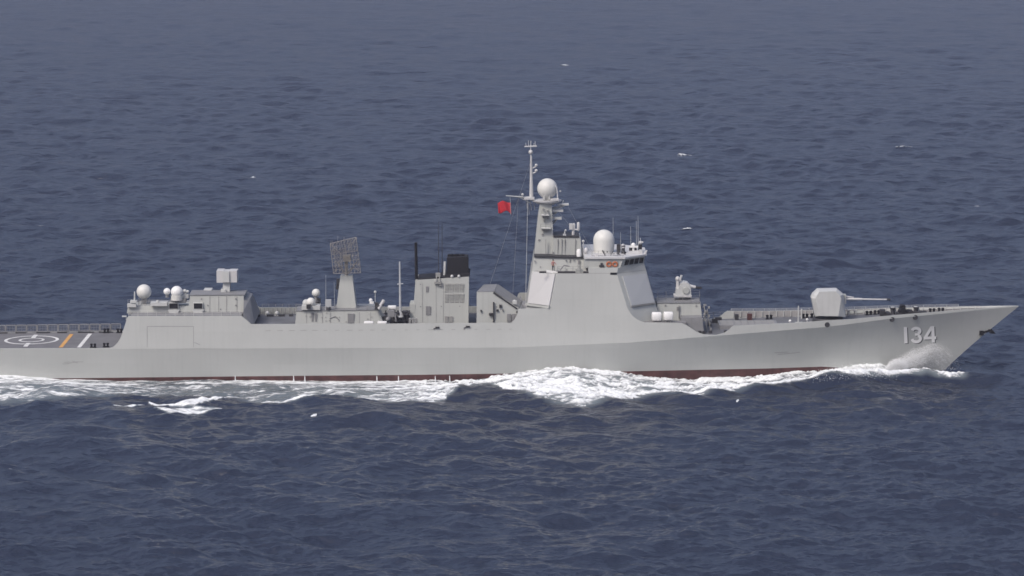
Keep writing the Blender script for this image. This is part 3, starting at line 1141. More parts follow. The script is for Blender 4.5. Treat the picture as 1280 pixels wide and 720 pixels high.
# box missile launcher on its pedestal
pd_ = MB().hexa([at(278.5, 366.5, -0.9), at(278.8, 352, -0.8), at(287.5, 352, -0.8), at(287.0, 366.5, -0.9)],
                [at(278.5, 366.5, -0.9) + Vector((0, 1.8, 0)), at(278.8, 352, -0.8) + Vector((0, 1.6, 0)), at(287.5, 352, -0.8) + Vector((0, 1.6, 0)), at(287.0, 366.5, -0.9) + Vector((0, 1.8, 0))])
pd_.fbox(276, 282, 362, 366.8, -1.3, 2.2).fbox(278, 286.6, 339.5, 353, -1.35, 0.3)
la = part('missile_launcher', pd_, 'lightgrey')
part('launch_box', MB().fbox(270.6, 279.6, 338.6, 353.4, -1.1, 2.4).fbox(286.4, 296.2, 338.8, 353.0, -1.1, 2.4).fbox(271, 296, 338.9, 348, -0.8, 2.0), 'panel', la)
part('training_ring', MB().lathe(at(282.4, 369.6, 0.0), [(1.05, 0), (1.05, 0.3), (0.9, 0.42)], 20), 'dark', la)
part('roof_plate', MB().fbox(254.5, 264.5, 362.2, 365.0, 0.5, 2.0), 'lightgrey', mh)

# ---- amidships
mid = MB().span([(368.2, 413, -3.6), (370.5, 388.6, -3.2), (473.5, 387.4, -3.2), (479.5, 404.5, -3.5), (480, 413, -3.6)], 0.8)
mid.span([(446, 390, 0.75), (446, 383.2, 0.75), (470, 382.8, 0.75), (471, 390, 0.75)], 3.4)
mh2 = part('midship_house', mid, 'house')
part('roof_edge', MB().span([(370, 389, -3.3), (370, 388.3, -3.3), (474, 387.1, -3.3), (474, 387.8, -3.3)], 0.9), 'midgrey', mh2)
for px in (390.5, 394.8):
    part('ventilator', MB().fbox(px - 1.2, px + 1.2, 391.5, 402, -3.48, 0.4), 'midgrey', mh2)
part('grey_door', MB().fbox(434.5, 442.5, 392.2, 404, -3.52, 0.4), 'midgrey', mh2)
m_ = MB()
for _ in range(15):
    px, py = random.uniform(372, 470), random.uniform(390.5, 402)
    s1, s2 = random.uniform(0.5, 1.8), random.uniform(0.5, 1.3)
    m_.fbox(px, px + s1, py, py + s2, -3.2 - 0.4 * (py + s2 - 388.6) / 24.4 - 0.10, 0.3)
pieces('wall_fitting', m_, 'vent', mh2)
m_ = MB()
for px in (383, 403, 413, 449, 463):
    m_.quadbox([(px, 390, -3.26), (px + 0.5, 390, -3.26), (px + 0.5, 404, -3.50), (px, 404, -3.50)], 0, 0.2)
m_.tube(at(412, 398, -3.42), at(419, 395.5, -3.38), 0.06).tube(at(419, 395.5, -3.38), at(424, 400, -3.45), 0.06)
part('wall_piping', m_, 'midgrey', mh2)
part('roof_rail', MB().rail([at(371, 388.4, -3.1), at(420, 388, -3.1)], 0.9, 1.5).rail([at(446, 387.8, -3.1), at(473, 387.4, -3.1)], 0.8, 1.4), 'midgrey', mh2)
dome(395.0, 366.2, 5.2, 0.5, -0.95, 'radome', 1.6, 'small_radome', mh2)
dome(388.6, 377.6, 5.6, -3.0, -0.7, 'radome', 0.6, 'small_radome', mh2)
m_ = MB().ball(at(382.5, 378.5, -2.0), 0.5, -0.6)
m_.fbox(377, 400, 382.4, 387.5, -3.6, 2.2)
part('gun_director', m_, 'lightgrey', mh2, True)
m_ = MB().fbox(396, 400, 374, 386, -0.5, 1.6).tube(at(391, 385, -1), at(398, 376, -1), 0.2).fbox(383, 388, 381, 386, -4.2, 0.6)
part('director_yoke', m_, 'dark', mh2)
m_ = MB().fbox(406.5, 414, 375, 383.5, -3.2, 0.7).tube(at(410.6, 387.5, -3), at(410.6, 382, -3), 0.22)
part('searchlight', m_, 'panel_cool', mh2)
part('searchlight_base', MB().lathe(at(410.7, 387.4, -3.0), [(0.4, 0), (0.3, 0.4)], 12), 'dark', mh2)
part('whip_antenna', MB().tube(at(407.3, 388, -4), at(407.3, 344, -4), 0.04, 0.015, 6), 'lightgrey', mh2)
part('whip_antenna', MB().tube(at(418.5, 387, -2.4), at(417.6, 352, -2.4), 0.035, 0.015, 6), 'lightgrey', mh2)
# pyramid tower and lattice array
a4 = [at(420.3, 386.4, -1.6), at(425.4, 345, -0.9), at(440.4, 345, -0.9), at(445.2, 386, -1.6)]
yt = part('antenna_tower', MB().hexa(a4, [Vector((v.x, -v.y, v.z)) for v in a4]), 'house')
part('tower_box', MB().fbox(420.5, 424, 349, 356, -0.6, 1.0).fbox(420, 423, 357, 362, -0.6, 1.0), 'dark', yt)
part('tower_foot', MB().fbox(418, 447, 385.5, 388.6, -2.0, 3.6), 'midgrey', yt)
lat = MB()
for yy in (-1.7, 0.4):
    tl, trr, bl, br = at(412.6, 304.5, yy), at(445, 296.5, yy), at(417, 342, yy), at(451, 341, yy)
    for u, v in ((tl, trr), (bl, br), (tl, bl), (trr, br)):
        lat.tube(u, v, 0.045, n=5)
    for i in range(1, 9):
        lat.tube(tl.lerp(trr, i / 9), bl.lerp(br, i / 9), 0.026, n=4)
        if i < 8:
            lat.tube(tl.lerp(bl, i / 8), trr.lerp(br, i / 8), 0.026, n=4)
    lat.tube(tl, br, 0.04, n=4); lat.tube(trr, bl, 0.04, n=4)
for i in range(7):
    for j in range(7):
        u, v = (i + 0.5) / 7, (j + 0.5) / 7
        f0 = at(412.6, 304.5, -1.7).lerp(at(445, 296.5, -1.7), u).lerp(at(417, 342, -1.7).lerp(at(451, 341, -1.7), u), v)
        p1 = f0 + Vector((0.25, 2.6, 0))
        lat.tube(f0 + Vector((0, -0.4, 0)), p1, 0.028, n=4)
        for q in (0.1, random.uniform(0.3, 0.7)):
            m0 = f0.lerp(p1, q)
            lat.tube(m0 + Vector((0, 0, -random.uniform(0.15, 0.4))), m0 + Vector((0, 0, random.uniform(0.15, 0.4))), 0.024, n=4)
for i in range(90):
    u, v = random.random(), random.random() ** 0.8
    q0 = at(412.6, 304.5, -1.7).lerp(at(445, 296.5, -1.7), u).lerp(at(417, 342, -1.7).lerp(at(451, 341, -1.7), u), v)
    q0 = q0 + Vector((0, random.uniform(-0.2, 2.2), 0))
    L_ = random.uniform(0.25, 0.7)
    lat.tube(q0 - Vector((0.03, 0, L_)), q0 + Vector((0.03, 0, L_)), 0.02, n=4)
cpt = at(433, 322, -0.2)
lat.box(cpt.x - 0.45, cpt.x + 0.6, -0.7, 0.9, cpt.z - 0.5, cpt.z + 0.35)
for dx in (-1.4, 1.5):
    lat.tube(at(433, 345, 0), cpt + Vector((dx, 0.2, -0.6)), 0.09, n=5)
lat.tube(at(432.8, 346, 0), cpt, 0.22, n=6)
part('lattice_array', lat, 'lattice', yt)
# roof gear forward of the tower
m_ = MB().ball(at(469, 365, -2), 0.2).tube(at(469, 379, -2), at(469, 366, -2), 0.045)
part('light_post', m_, 'lightgrey', mh2)
m_ = MB().ball(at(463.5, 375.3, -3), 0.27).tube(at(464, 379, -3), at(463.5, 375, -3), 0.09).fbox(462, 467, 377.5, 380, -3.4, 0.6)
part('small_dome', m_, 'white', mh2)
m_ = MB().tube(at(473.5, 386, -4.5), at(480, 375, -4.5), 0.28, 0.22).tube(at(474, 386, -3.6), at(480, 376, -3.6), 0.16)
part('crane_jib', m_, 'panel', mh2)
part('crane_post', MB().fbox(468.5, 473, 378.5, 387.3, -4.6, 1.0).tube(at(470, 384, -4.6), at(480, 380, -4.6), 0.12), 'dark', mh2)


def canister(px0, px1, py0, py1, Y, d=1.0, parent=None):
    """white life-raft canister lying fore and aft in a cradle"""
    a, b_ = at(px0, py0, Y), at(px1, py1, Y)
    r = (a.z - b_.z) / 2
    zc = (a.z + b_.z) / 2
    m_ = MB()
    prof = [(0.0, 0.55), (0.05, 0.92), (0.12, 1.0), (0.88, 1.0), (0.95, 0.92), (1.0, 0.55)]
    n_ = 18
    vs = []
    for t, s_ in prof:
        for k_ in range(n_):
            an = 2 * math.pi * k_ / n_
            # squarish barrel
            cs, sn = math.cos(an), math.sin(an)
            q = (abs(cs) ** 4 + abs(sn) ** 4) ** -0.25
            vs.append((a.x + (b_.x - a.x) * t, Y + d / 2 + d / 2 * s_ * q * cs, zc + r * s_ * q * sn))
    fs = [tuple(range(n_)), tuple(range((len(prof) - 1) * n_, len(prof) * n_))]
    for i in range(len(prof) - 1):
        for k_ in range(n_):
            j = (k_ + 1) % n_
            fs.append((i * n_ + k_, i * n_ + j, (i + 1) * n_ + j, (i + 1) * n_ + k_))
    o = part('raft_canister', m_.add(vs, fs), 'white', parent, True)
    cr = MB()
    for t in (0.25, 0.75):
        x = a.x + (b_.x - a.x) * t
        cr.box(x - 0.06, x + 0.06, Y - 0.02, Y + d + 0.02, b_.z - 0.35, b_.z + 0.12)
    part('cradle', cr, 'midgrey', o)
    return o


canister(454.8, 467, 402.2, 405.8, -7.2, 0.9)
canister(471.6, 483.6, 402.2, 405.8, -7.2, 0.9)
canister(484.4, 495.4, 382.6, 387.2, -3.0, 1.0)
# boat bay clutter between house and funnel
m_ = MB()
m_.fbox(482, 514, 402, 414, -3.0, 2.0)
for _ in range(34):
    px, py = random.uniform(480, 514), random.uniform(389, 404)
    s1, s2 = random.uniform(1, 5), random.uniform(1, 4)
    m_.fbox(px, px + s1, py, py + s2, random.uniform(-5, -1), random.uniform(0.4, 1.4))
for px in (483, 490, 497, 506, 511):
    m_.tube(at(px, 408, -3.5), at(px + random.uniform(-3, 3), 388, -3.2), 0.1, n=6)
m_.tube(at(481, 392, -3), at(514, 389, -3), 0.1)
part('boat_handling_gear', m_, 'dark')
m_ = MB()
hb = at(497, 397, -2.4)
prof = [(-2.2, 0.25, 0.15), (-1.6, 0.75, 0.5), (0, 0.95, 0.6), (1.4, 0.75, 0.55), (2.3, 0.12, 0.3)]
vs = []
for dx, w, h in prof:
    vs += [hb + Vector((dx, -w, h)), hb + Vector((dx, -w * 0.6, -0.45)), hb + Vector((dx, w * 0.6, -0.45)), hb + Vector((dx, w, h))]
m_.add(vs, [(i * 4 + j, i * 4 + j + 1, i * 4 + 5 + j, i * 4 + 4 + j) for i in range(4) for j in range(3)] + [(i * 4 + 3, i * 4, i * 4 + 4, i * 4 + 7) for i in range(4)] + [(0, 1, 2, 3), (16, 17, 18, 19)])
part('work_boat', m_, 'midgrey')
m_ = MB().fbox(484.5, 493, 388.5, 396, -5.0, 0.5).tube(at(486, 404, -4.8), at(489, 390, -4.8), 0.16).ball(at(485, 399, -5.1), 0.33)
m_.tube(at(495, 402, -4.9), at(494, 391, -4.9), 0.12).fbox(503, 509, 392, 393.6, -4, 0.6)
part('davit', m_, 'midgrey')
po = MB().tube(at(500.4, 396, -3.5), at(499.6, 327, -3.5), 0.17, 0.10, 8)
po.tube(at(496.6, 355.2, -3.5), at(504, 354.6, -3.5), 0.07).lathe(at(500.6, 396, -3.5), [(0.5, 0), (0.2, 0.7)], 10)
part('signal_mast', po, 'panel_cool')
m_ = MB().fbox(512, 519, 380.2, 406, -3.2, 2.6).fbox(512.8, 518, 378.2, 380.4, -3.0, 2.2)
part('vent_trunk', m_, 'house')
m_ = MB()
for px in (511, 515, 519):
    m_.fbox(px, px + 2.6, 398.5, 404, -6.9, 0.8)
pieces('deck_locker', m_, 'vent')
# far bulwark top rail and stowage on the boat deck
zr = at(340, 414.5, -8.3).z
part('far_rail', MB().rail([(at(318, 405, -7).x, 7.5, zr + 1.05), (at(370, 405, -7).x, 7.55, zr + 1.05)], 0.5, 1.0, 2), 'midgrey')
m_ = MB()
for px in np.arange(320, 370, 5.3):
    x = at(px, 400, 7).x
    m_.box(x - 0.05, x + 0.05, 7.3, 7.6, zr, zr + 1.0)
pieces('bulwark_frame', m_, 'midgrey')
m_ = MB()
for px in (334, 346):
    m_.ball(Vector((at(px, 392, 6.4).x, 6.4, zr + 0.35)), 0.33)
    m_.box(at(px, 392, 6.4).x - 0.3, at(px, 392, 6.4).x + 0.3, 6.2, 6.7, zr, zr + 0.2)
part('deck_mushroom_vents', m_, 'lightgrey', None, True)
m_ = MB()
for px, w in ((322, 6), (338, 9), (352, 8), (364, 5)):
    x = at(px, 396, 5.8).x
    m_.box(x - w / 18, x + w / 18, 5.4, 6.0, zr, zr + 0.3)
pieces('deck_stowage', m_, 'dark')

# ---- funnel block
fu = MB().mirror([(514.8, 413, -3.4), (519.3, 350.3, -2.8), (586.2, 346.2, -2.8), (585.4, 413, -3.4)])
fb = part('funnel_house', fu, 'house')
fl = lambda y: -3.4 + (413 - y) / 63.0 * 0.6 - 0.04          # wall plane depth by photo row
for i in range(4):
    for j in range(2):
        px, py = 556.2 + i * 6.25, 354.8 + j * 12.6
        lv = MB().fbox(px, px + 5.3, py, py + 11.4, fl(py + 9), 0.5)
        o = part('louvre', lv, 'vent', fb)
        sl = MB()
        for k_ in range(6):
            yy = py + 1.0 + k_ * 1.7
            sl.fbox(px + 0.4, px + 4.9, yy, yy + 0.7, fl(py + 9) - 0.05, 0.1)
        part('slat', sl, 'house', o)
for (a_, b_, c_, d_) in ((532.3, 358.2, 535.6, 365.4), (532.3, 383, 538.4, 393.8)):
    part('side_door', MB().fbox(a_, c_, b_, d_, fl(d_ + 2) - 0.02, 0.4), 'midgrey', fb)
m_ = MB().fbox(556, 560.4, 395.4, 404, -3.42, 0.4).fbox(561.6, 566, 395.4, 404, -3.42, 0.4)
pieces('low_vent', m_, 'vent', fb)
m_ = MB()
for px, py in ((525, 382.5), (551, 382.5), (574, 382.2), (525, 355), (548, 356)):
    m_.fbox(px, px + 1.3, py, py + 1.0, fl(py + 2), 0.4)
for px in (528, 545, 554):
    m_.quadbox([(px, 354, -2.88), (px + 0.35, 354, -2.88), (px + 0.35, 403, -3.36), (px, 403, -3.36)], 0, 0.3)
pieces('wall_fitting', m_, 'midgrey', fb)
pt = MB().mirror([(520.5, 350.8, -2.6), (523.5, 348.4, -2.4), (556, 346.2, -2.4), (556, 348.8, -2.6)])
pt.mirror([(555, 348.8, -2.5), (556.5, 344.2, -2.3), (587.6, 341.0, -2.3), (586.6, 346.8, -2.5)])
part('funnel_apron', pt, 'black', fb)
fk = MB().mirror([(557.8, 345, -1.9), (558.6, 322.8, -1.6), (560, 321.6, -1.5), (584, 321.2, -1.5), (585.0, 322.2, -1.6), (585.8, 343, -1.9)])
fn = part('funnel', fk, 'black', fb)
pip = MB()
for dx in (563, 570, 577):
    pip.tube(at(dx, 322, 0), at(dx, 317.8, 0.0), 0.42, n=14)
pieces('exhaust_pipe', pip, 'black', fn)
part('uptake_pipe', MB().tube(at(555.5, 344, -1.5), at(556.3, 327, -1.5), 0.17, n=8), 'lightgrey', fb)
m_ = MB().fbox(543, 552, 352.4, 355.0, -3.3, 0.6).fbox(544.5, 550.5, 341.5, 346, -2.8, 0.6)
m_.tube(at(545, 353, -3.2), at(546, 344, -2.7), 0.08).tube(at(550, 353, -3.2), at(549, 343, -2.7), 0.08).fbox(549, 552.4, 355, 357.6, -3.2, 0.4)
part('lamp_bracket', m_, 'vent', fb)
m_ = MB()
for px in (565, 573.5):
    m_.ball(at(px, 345.4, -2.75), 0.22).tube(at(px, 349, -2.75), at(px, 345.5, -2.75), 0.06)
part('funnel_lamps', m_, 'lightgrey', fb)
part('black_pole_mast', MB().tube(at(520.6, 351, -1.8), at(519.8, 303, -1.8), 0.24, 0.2, 10), 'black', fb)
for px, y1 in ((548.3, 277), (552.8, 279)):
    part('whip_antenna', MB().tube(at(px, 346, -1), at(px - 0.3, y1, -1), 0.07, 0.03, 6), 'dark', fb)

# ---- intake house with sloping roof
zb = 416
n1 = [at(595.6, zb, -6.6), at(595.9, 365.2, -6.1), at(617.2, 365.0, -6.1), at(652, 388.2, -6.35), at(653, zb, -6.6)]
X_ = lambda px: at(px, 380, -6).x
far = [Vector((n1[0].x + 1.0, 1.2, n1[0].z)), Vector((n1[1].x + 0.95, 1.2, n1[1].z)), Vector((X_(621.6), 1.2, n1[2].z)), Vector((X_(654.5), 1.2, n1[3].z)), Vector((X_(655), 1.2, n1[4].z))]
ih = part('intake_house', MB().hexa(n1, far), 'house')
rl = MB()
up = Vector((0, 0, 0.05))
rl.hexa([n1[2] + Vector((0, -0.1, 0.03)), n1[3] + Vector((-0.6, -0.1, 0.35)), n1[3] + Vector((-0.7, -0.1, -0.02)) + Vector((0, 0, 0.2)), n1[2] + Vector((-0.1, -0.1, -0.2))],
        [v + Vector((0, 0.25, 0)) for v in (n1[2] + Vector((0, -0.1, 0.03)), n1[3] + Vector((-0.6, -0.1, 0.35)), n1[3] + Vector((-0.7, -0.1, 0.18)), n1[2] + Vector((-0.1, -0.1, -0.2)))])
part('gutter_shadow', rl, 'dark', ih)  # dark strip in place of the shadow along the gutter
rp = MB()
u0, u1, u2, u3 = n1[2] + Vector((0.05, 0.3, 0.05)), n1[3] + Vector((-0.4, 0.3, 0.3)), far[3] + Vector((-0.2, -0.1, 0.28)), far[2] + Vector((0.05, -0.1, 0.05))
rp.hexa([u0, u1, u2, u3], [v + Vector((0.02, 0, 0.05)) for v in (u0, u1, u2, u3)])
part('sloping_roof', rp, 'midgrey', ih)
w1, w2, w3, w4 = n1[1] + up * 0.6, n1[2] + up * 0.6, far[2] + up * 0.6, far[1] + up * 0.6
part('flat_roof', MB().hexa([w1, w2, w3, w4], [v + Vector((0, 0, 0.04)) for v in (w1, w2, w3, w4)]), 'midgrey', ih)
m_ = MB().fbox(616.2, 617.6, 378, 403, -6.72, 0.5).fbox(611.2, 617.5, 391.6, 394.4, -6.8, 0.5).fbox(624, 627, 381, 384.6, -6.55, 0.4).fbox(620.4, 623, 387, 389.2, -6.6, 0.4)
m_.fbox(600.6, 602.2, 387.5, 390, -6.6, 0.4).fbox(628, 629, 387, 389, -6.6, 0.4).tube(at(646, 399, -6.8), at(649.5, 394, -6.8), 0.1).fbox(645.3, 647, 389, 391, -6.6, 0.3)
pieces('wall_fitting', m_, 'dark', ih)
part('roof_lamp', MB().fbox(640.5, 646, 376.5, 380.5, -6.2, 0.8).ball(at(643, 376.8, -5.8), 0.25), 'lightgrey', ih)
m_ = MB().fbox(633.8, 638.6, 392.6, 402, -6.7, 0.4).fbox(639.6, 645.4, 392.8, 402, -6.75, 0.4)
pieces('low_vent', m_, 'midgrey', ih)
part('deck_step', MB().mirror([(648.5, 398, -7.2), (650.5, 387.5, -7.1), (653, 380, -1.5), (664, 379, -1.5), (664, 398, -7.2)]), 'midgrey', ih)

# ---- forward superstructure: octagonal block
def ring8(py_s, px_s1, px_s2, px_a, dya, px_f, dyf, inset=0.02):
    s1, s2 = side_pt(px_s1, py_s, -inset), side_pt(px_s2, py_s, -inset)
    z = (s1.z + s2.z) / 2
    ys = (s1.y + s2.y) / 2
    xa = at(px_a, py_s, ys + dya).x
    xf = at(px_f, py_s, ys + dyf).x
    pts = [(xa, ys + dya), (s1.x, ys), (s2.x, ys), (xf, ys + dyf)]
    pts = [Vector((x, y, z)) for x, y in pts]
    return pts + [Vector((p.x, -p.y, p.z)) for p in reversed(pts)]


def ringloft(mb_, rs):
    n_ = len(rs[0])
    vs = [v for r in rs for v in r]
    fs = [tuple(range(n_)), tuple(range((len(rs) - 1) * n_, len(rs) * n_))]
    for i in range(len(rs) - 1):
        for j in range(n_):
            q = (j + 1) % n_
            fs.append((i * n_ + j, i * n_ + q, (i + 1) * n_ + q, (i + 1) * n_ + j))
    return mb_.add(vs, fs)


low = ring8(406, 684, 791.5, 655.5, 3.0, 825.5, 3.7)
midr = ring8(384.5, 688, 784.2, 659, 3.0, 819.5, 3.65)
topr = ring8(342, 696, 771, 664.6, 2.9, 807.6, 3.5)
sup = part('forward_superstructure', ringloft(MB(), [low, midr, topr]), 'hull')


def facet(ring_lo, ring_hi, i0, i1, u0, u1, v0, v1, proud, thick=0.12):
    """panel lying on the wall between ring corners i0 and i1"""
    a, b_, c, d = ring_lo[i0], ring_lo[i1], ring_hi[i1], ring_hi[i0]
    nrm = (b_ - a).cross(d - a).normalized()
    if nrm.y > 0: nrm = -nrm
    P_ = lambda u, v: a.lerp(b_, u).lerp(d.lerp(c, u), v)
    q = [P_(u0, v0), P_(u1, v0), P_(u1, v1), P_(u0, v1)]
    return MB().hexa([v + nrm * proud for v in q], [v - nrm * thick for v in q])


ap = part('array_panel', facet(midr, topr, 0, 1, 0.06, 0.97, 0.05, 0.985, 0.22), 'panel', sup, label='rear array panel, pale')
part('panel_ledge', facet(midr, topr, 0, 1, -0.02, 1.0, -0.03, 0.035, 0.34), 'house', ap)
fp = part('array_panel', facet(midr, topr, 2, 3, 0.14, 0.95, 0.04, 0.90, 0.16), 'panel_cool', sup, label='front array panel, cool grey with its shade toned in')
part('panel_ledge', facet(midr, topr, 2, 3, 0.12, 0.97, 0.0, 0.028, 0.24), 'vent', fp)
# bridge level
s1 = side_pt(736, 342, -0.02)
b_lo = ring8(342.3, 736, 771, 737, 0.6, 807.6, 3.5)
b_md = ring8(334.8, 735, 772.6, 736, 0.6, 805.2, 3.35)
wing = part('bridge_wing', ringloft(MB(), [b_lo, b_md]), 'hull', sup)


def ring_abs(pts, z):
    p = [Vector((x, y, z)) for x, y in pts]
    return p + [Vector((v.x, -v.y, v.z)) for v in reversed(p)]


zb0 = b_md[0].z - 0.02
zb1 = at(779, 322.4, -5.9).z
yb = b_md[1].y + 0.35
br0 = ring_abs([(at(730, 330, -6).x, yb), (at(736, 330, -6).x, yb), (at(775, 333, -6).x, yb), (at(804.6, 330, -3.3).x, yb + 3.3)], zb0)
br1 = ring_abs([(at(730, 330, -6).x, yb + 0.1), (at(736, 330, -6).x, yb + 0.1), (at(779, 323, -6).x, yb + 0.1), (at(806.0, 320, -3.0).x, yb + 3.4)], zb1)
brg = part('bridge', ringloft(MB(), [br0, br1]), 'house')
for i in range(4):
    u = 0.14 + i * 0.215
    part('bridge_window', facet(br0, br1, 2, 3, u, u + 0.17, 0.22, 0.80, 0.03, 0.02), 'glass', brg)
fw = MB()
for i in range(7):
    u = 0.04 + i * 0.135
    f_ = facet(br0, br1, 3, 4, u, u + 0.1, 0.22, 0.80, 0.03, 0.02)
    fw.add(f_.v, f_.f)
# front windows look forward
pieces('front_window', fw, 'glass', brg)
vis = [v.copy() for v in br1]
vz = [Vector((v.x + (0.25 if i in (2, 3, 4, 5) else 0), v.y * 1.04, v.z)) for i, v in enumerate(vis)]
part('bridge_visor', ringloft(MB(), [vz, [v + Vector((0, 0, 0.24)) for v in vz]]), 'panel', brg)
# life rings and their boards on the wing wall
for px in (761.2, 768.8):
    m_ = MB()
    c = at(px, 330.3, yb - 0.05)
    m_.torus(c, 0.30, 0.11)
    part('life_ring', m_, 'orange', brg, True)
m_ = MB().fbox(757.8, 773, 326.4, 334.0, yb - 0.03, 0.05)
part('ring_board', m_, 'vent', brg)
m_ = MB().fbox(749, 755, 331.5, 334, yb - 0.3, 0.3).fbox(750.6, 753.4, 328.8, 331.6, yb - 0.25, 0.25)
part('wing_console', m_, 'dark', brg)
m_ = MB()
c = side_pt(767, 342, 0.02)
m_.box(c.x - 0.46, c.x + 0.46, c.y - 0.05, c.y + 0.1, c.z - 0.14, c.z + 0.14)
part('side_slot', m_, 'black', sup)
# upper house behind the bridge
uh = MB().mirror([(664.8, 343, -4.9), (667.4, 321.2, -4.3), (731, 322.6, -4.3), (734, 343.5, -4.9)])
uph = part('upper_house', uh, 'house')
part('roof_edge', MB().mirror([(667.6, 321.6, -4.55), (667.6, 319.9, -4.55), (729, 321.3, -4.55), (729, 323.0, -4.55)]), 'dark', uph)
m_ = MB().fbox(722.4, 724.6, 325, 333.5, -4.75, 0.3).fbox(712, 713, 324, 328, -4.6, 0.2)
for px, py in ((668, 326), (707, 325), (716, 323.5), (731, 325.5), (675, 333)):
    m_.fbox(px, px + 1.2, py, py + 1.2, -4.8, 0.4)
pieces('wall_fitting', m_, 'midgrey', uph)
# walkway outside it
zt = topr[0].z
wx = lambda px: at(px, 342, -6.5).x
part('walkway_plate', MB().hexa([Vector((v.x, v.y, zt + 0.01)) for v in topr], [Vector((v.x, v.y, zt + 0.06)) for v in topr]), 'vent', sup)
dn = MB()
for a_, b_ in ((674, 683), (697, 719), (729, 736)):
    x0_, x1_ = wx(a_), wx(b_)
    dn.box(x0_, x1_, topr[1].y + 0.05, topr[1].y + 0.12, zt + 0.06, zt + 0.30)
pieces('rail_screen', dn, 'dark', sup)
part('white_screen', MB().hexa([at(683, 337.4, -6.7), at(697.2, 339.6, -6.9), at(697.2, 342.4, -6.9), at(683, 340.4, -6.7)],
                               [v + Vector((0, 0.12, 0)) for v in (at(683, 337.4, -6.7), at(697.2, 339.6, -6.9), at(697.2, 342.4, -6.9), at(683, 340.4, -6.7))]), 'white', sup)
part('walkway_rail', MB().rail([(wx(697), topr[1].y + 0.1, zt + 0.05), (wx(735), topr[1].y + 0.1, zt + 0.05)], 0.95, 1.2), 'midgrey', sup)
m_ = MB().fbox(719.5, 729, 336.5, 344.0, -7.0, 0.7).quadbox([(720, 344), (728.5, 344), (727, 348), (722, 348)], -7.1, 0.5)
m_.tube(at(724, 338, -6.8), at(724, 331, -6.8), 0.14)
part('pelorus_stand', m_, 'house', sup)
m_ = MB().tube(at(700, 338, -6.4), at(705, 331.5, -6.3), 0.08).tube(at(705, 331.5, -6.3), at(712, 333, -6.2), 0.08).tube(at(709, 352, -7.05), at(708.5, 336, -7.05), 0.07)
m_.fbox(706, 711, 339, 341.5, -7.1, 0.3).tube(at(704, 341, -7.0), at(709, 350, -7.06), 0.05)
part('boarding_ladder_gear', m_, 'midgrey', sup)

# ---- mast
mt = MB().mirror([(667.6, 321.5, -2.1), (672.4, 272, -1.5), (675.2, 253, -1.2), (689.4, 252.6, -1.2), (690.6, 276, -1.5), (692.4, 321.5, -2.1)])
mast = part('mast_tower', mt, 'house')
h2 = MB().mirror([(691.4, 321.8, -2.6), (691.6, 296.4, -2.4), (725.6, 296.8, -2.4), (727.4, 322, -2.6)])
h2o = part('sensor_house', h2, 'house')
part('roof_edge', MB().mirror([(692, 296.7, -2.5), (692, 294.6, -2.5), (724, 295.2, -2.5), (724, 297.2, -2.5)]), 'dark', h2o)
m_ = MB()
for px in (697, 702, 706, 719, 682):
    m_.fbox(px, px + 0.5, 299, 320, -2.62, 0.25)
m_.fbox(690.6, 692.4, 315, 320, -2.7, 0.4)
pieces('wall_fitting', m_, 'midgrey', h2o)
# mast platforms seen on the near face
for (a_, b_, y_) in ((676.5, 686.5, 268.5), (676, 688.6, 285)):
    o = part('mast_platform', MB().fbox(a_, b_, y_, y_ + 1.3, -2.5, 1.3), 'lightgrey', mast)
    part('platform_rail', MB().rail([at(a_, y_, -2.4), at(b_, y_, -2.4)], 0.55, 0.7, 2), 'midgrey', o)
    part('platform_bracket', MB().quadbox([(a_ + 1, y_ + 1.3), (b_ - 1, y_ + 1.3), (b_ - 2, y_ + 4.2), (a_ + 3, y_ + 4.2)], -2.0, 0.6), 'vent', o)
m_ = MB()
for px, py in ((678, 261), (684, 272), (679, 275), (683.5, 263), (672.6, 299), (677, 292)):
    m_.fbox(px, px + 2.0, py, py + 1.6, -2.0, 0.7)
pieces('mast_fitting', m_, 'vent', mast)
tpz = MB()
tpz.lathe(at(684, 251.4, 0), [(0.7, -0.55), (2.0, 0), (2.05, 0.18)], 20)
tpz.fbox(655, 668, 247.0, 249.6, -0.6, 1.4).quadbox([(662, 249.6), (668, 249.6), (674, 255), (672, 255)], -0.3, 0.6)
tpp = part('mast_head_platform', tpz, 'panel', mast)
part('mast_head_radome', MB().ball(at(684.2, 235.6, 0), 12.6 / 8.73, -0.9, 32, 20), 'radome', mast, True)
part('radome_foot', MB().lathe(at(684.2, 251, 0), [(0.55, 0), (0.75, 0.6)], 16).fbox(679, 681, 244, 250, -1.0, 0.5).fbox(685.5, 687.5, 245.5, 250, -1.1, 0.5), 'lightgrey', mast)
m_ = MB().tube(at(697.2, 250.5, -1), at(696.6, 238.4, -1), 0.09).tube(at(696.6, 238.4, -1), at(694.6, 231.5, -1), 0.08)
m_.fbox(688, 698.4, 248.8, 251.0, -1.6, 1.8)
part('radome_guard', m_, 'panel', mast)
pm = MB().tube(at(664.2, 247.5, 0), at(664.0, 196, 0), 0.30, 0.14, 12).ball(at(663.4, 190.2, 0), 0.32).tube(at(663.9, 196, 0), at(663.4, 190, 0), 0.1)
pm.tube(at(663.4, 190, 0), at(663.6, 176, 0), 0.06).tube(at(655.6, 183.4, 0), at(671.2, 182.6, 0), 0.10)
for px in (657.6, 660.5, 667.4, 669.4):
    pm.tube(at(px, 183, 0), at(px + random.uniform(-0.6, 0.6), random.uniform(175.5, 179.5), 0), 0.035, n=5)
tm = part('topmast', pm, 'panel', mast, True)
m_ = MB()
for y_ in (210.5, 217.2):
    m_.tube(at(664.4, y_, 0), at(669.5, y_ - 2, 0), 0.09).ball(at(670.3, y_ - 4, 0), 0.22).tube(at(669.8, y_ - 2, 0), at(670.2, y_ - 5, 0), 0.12)
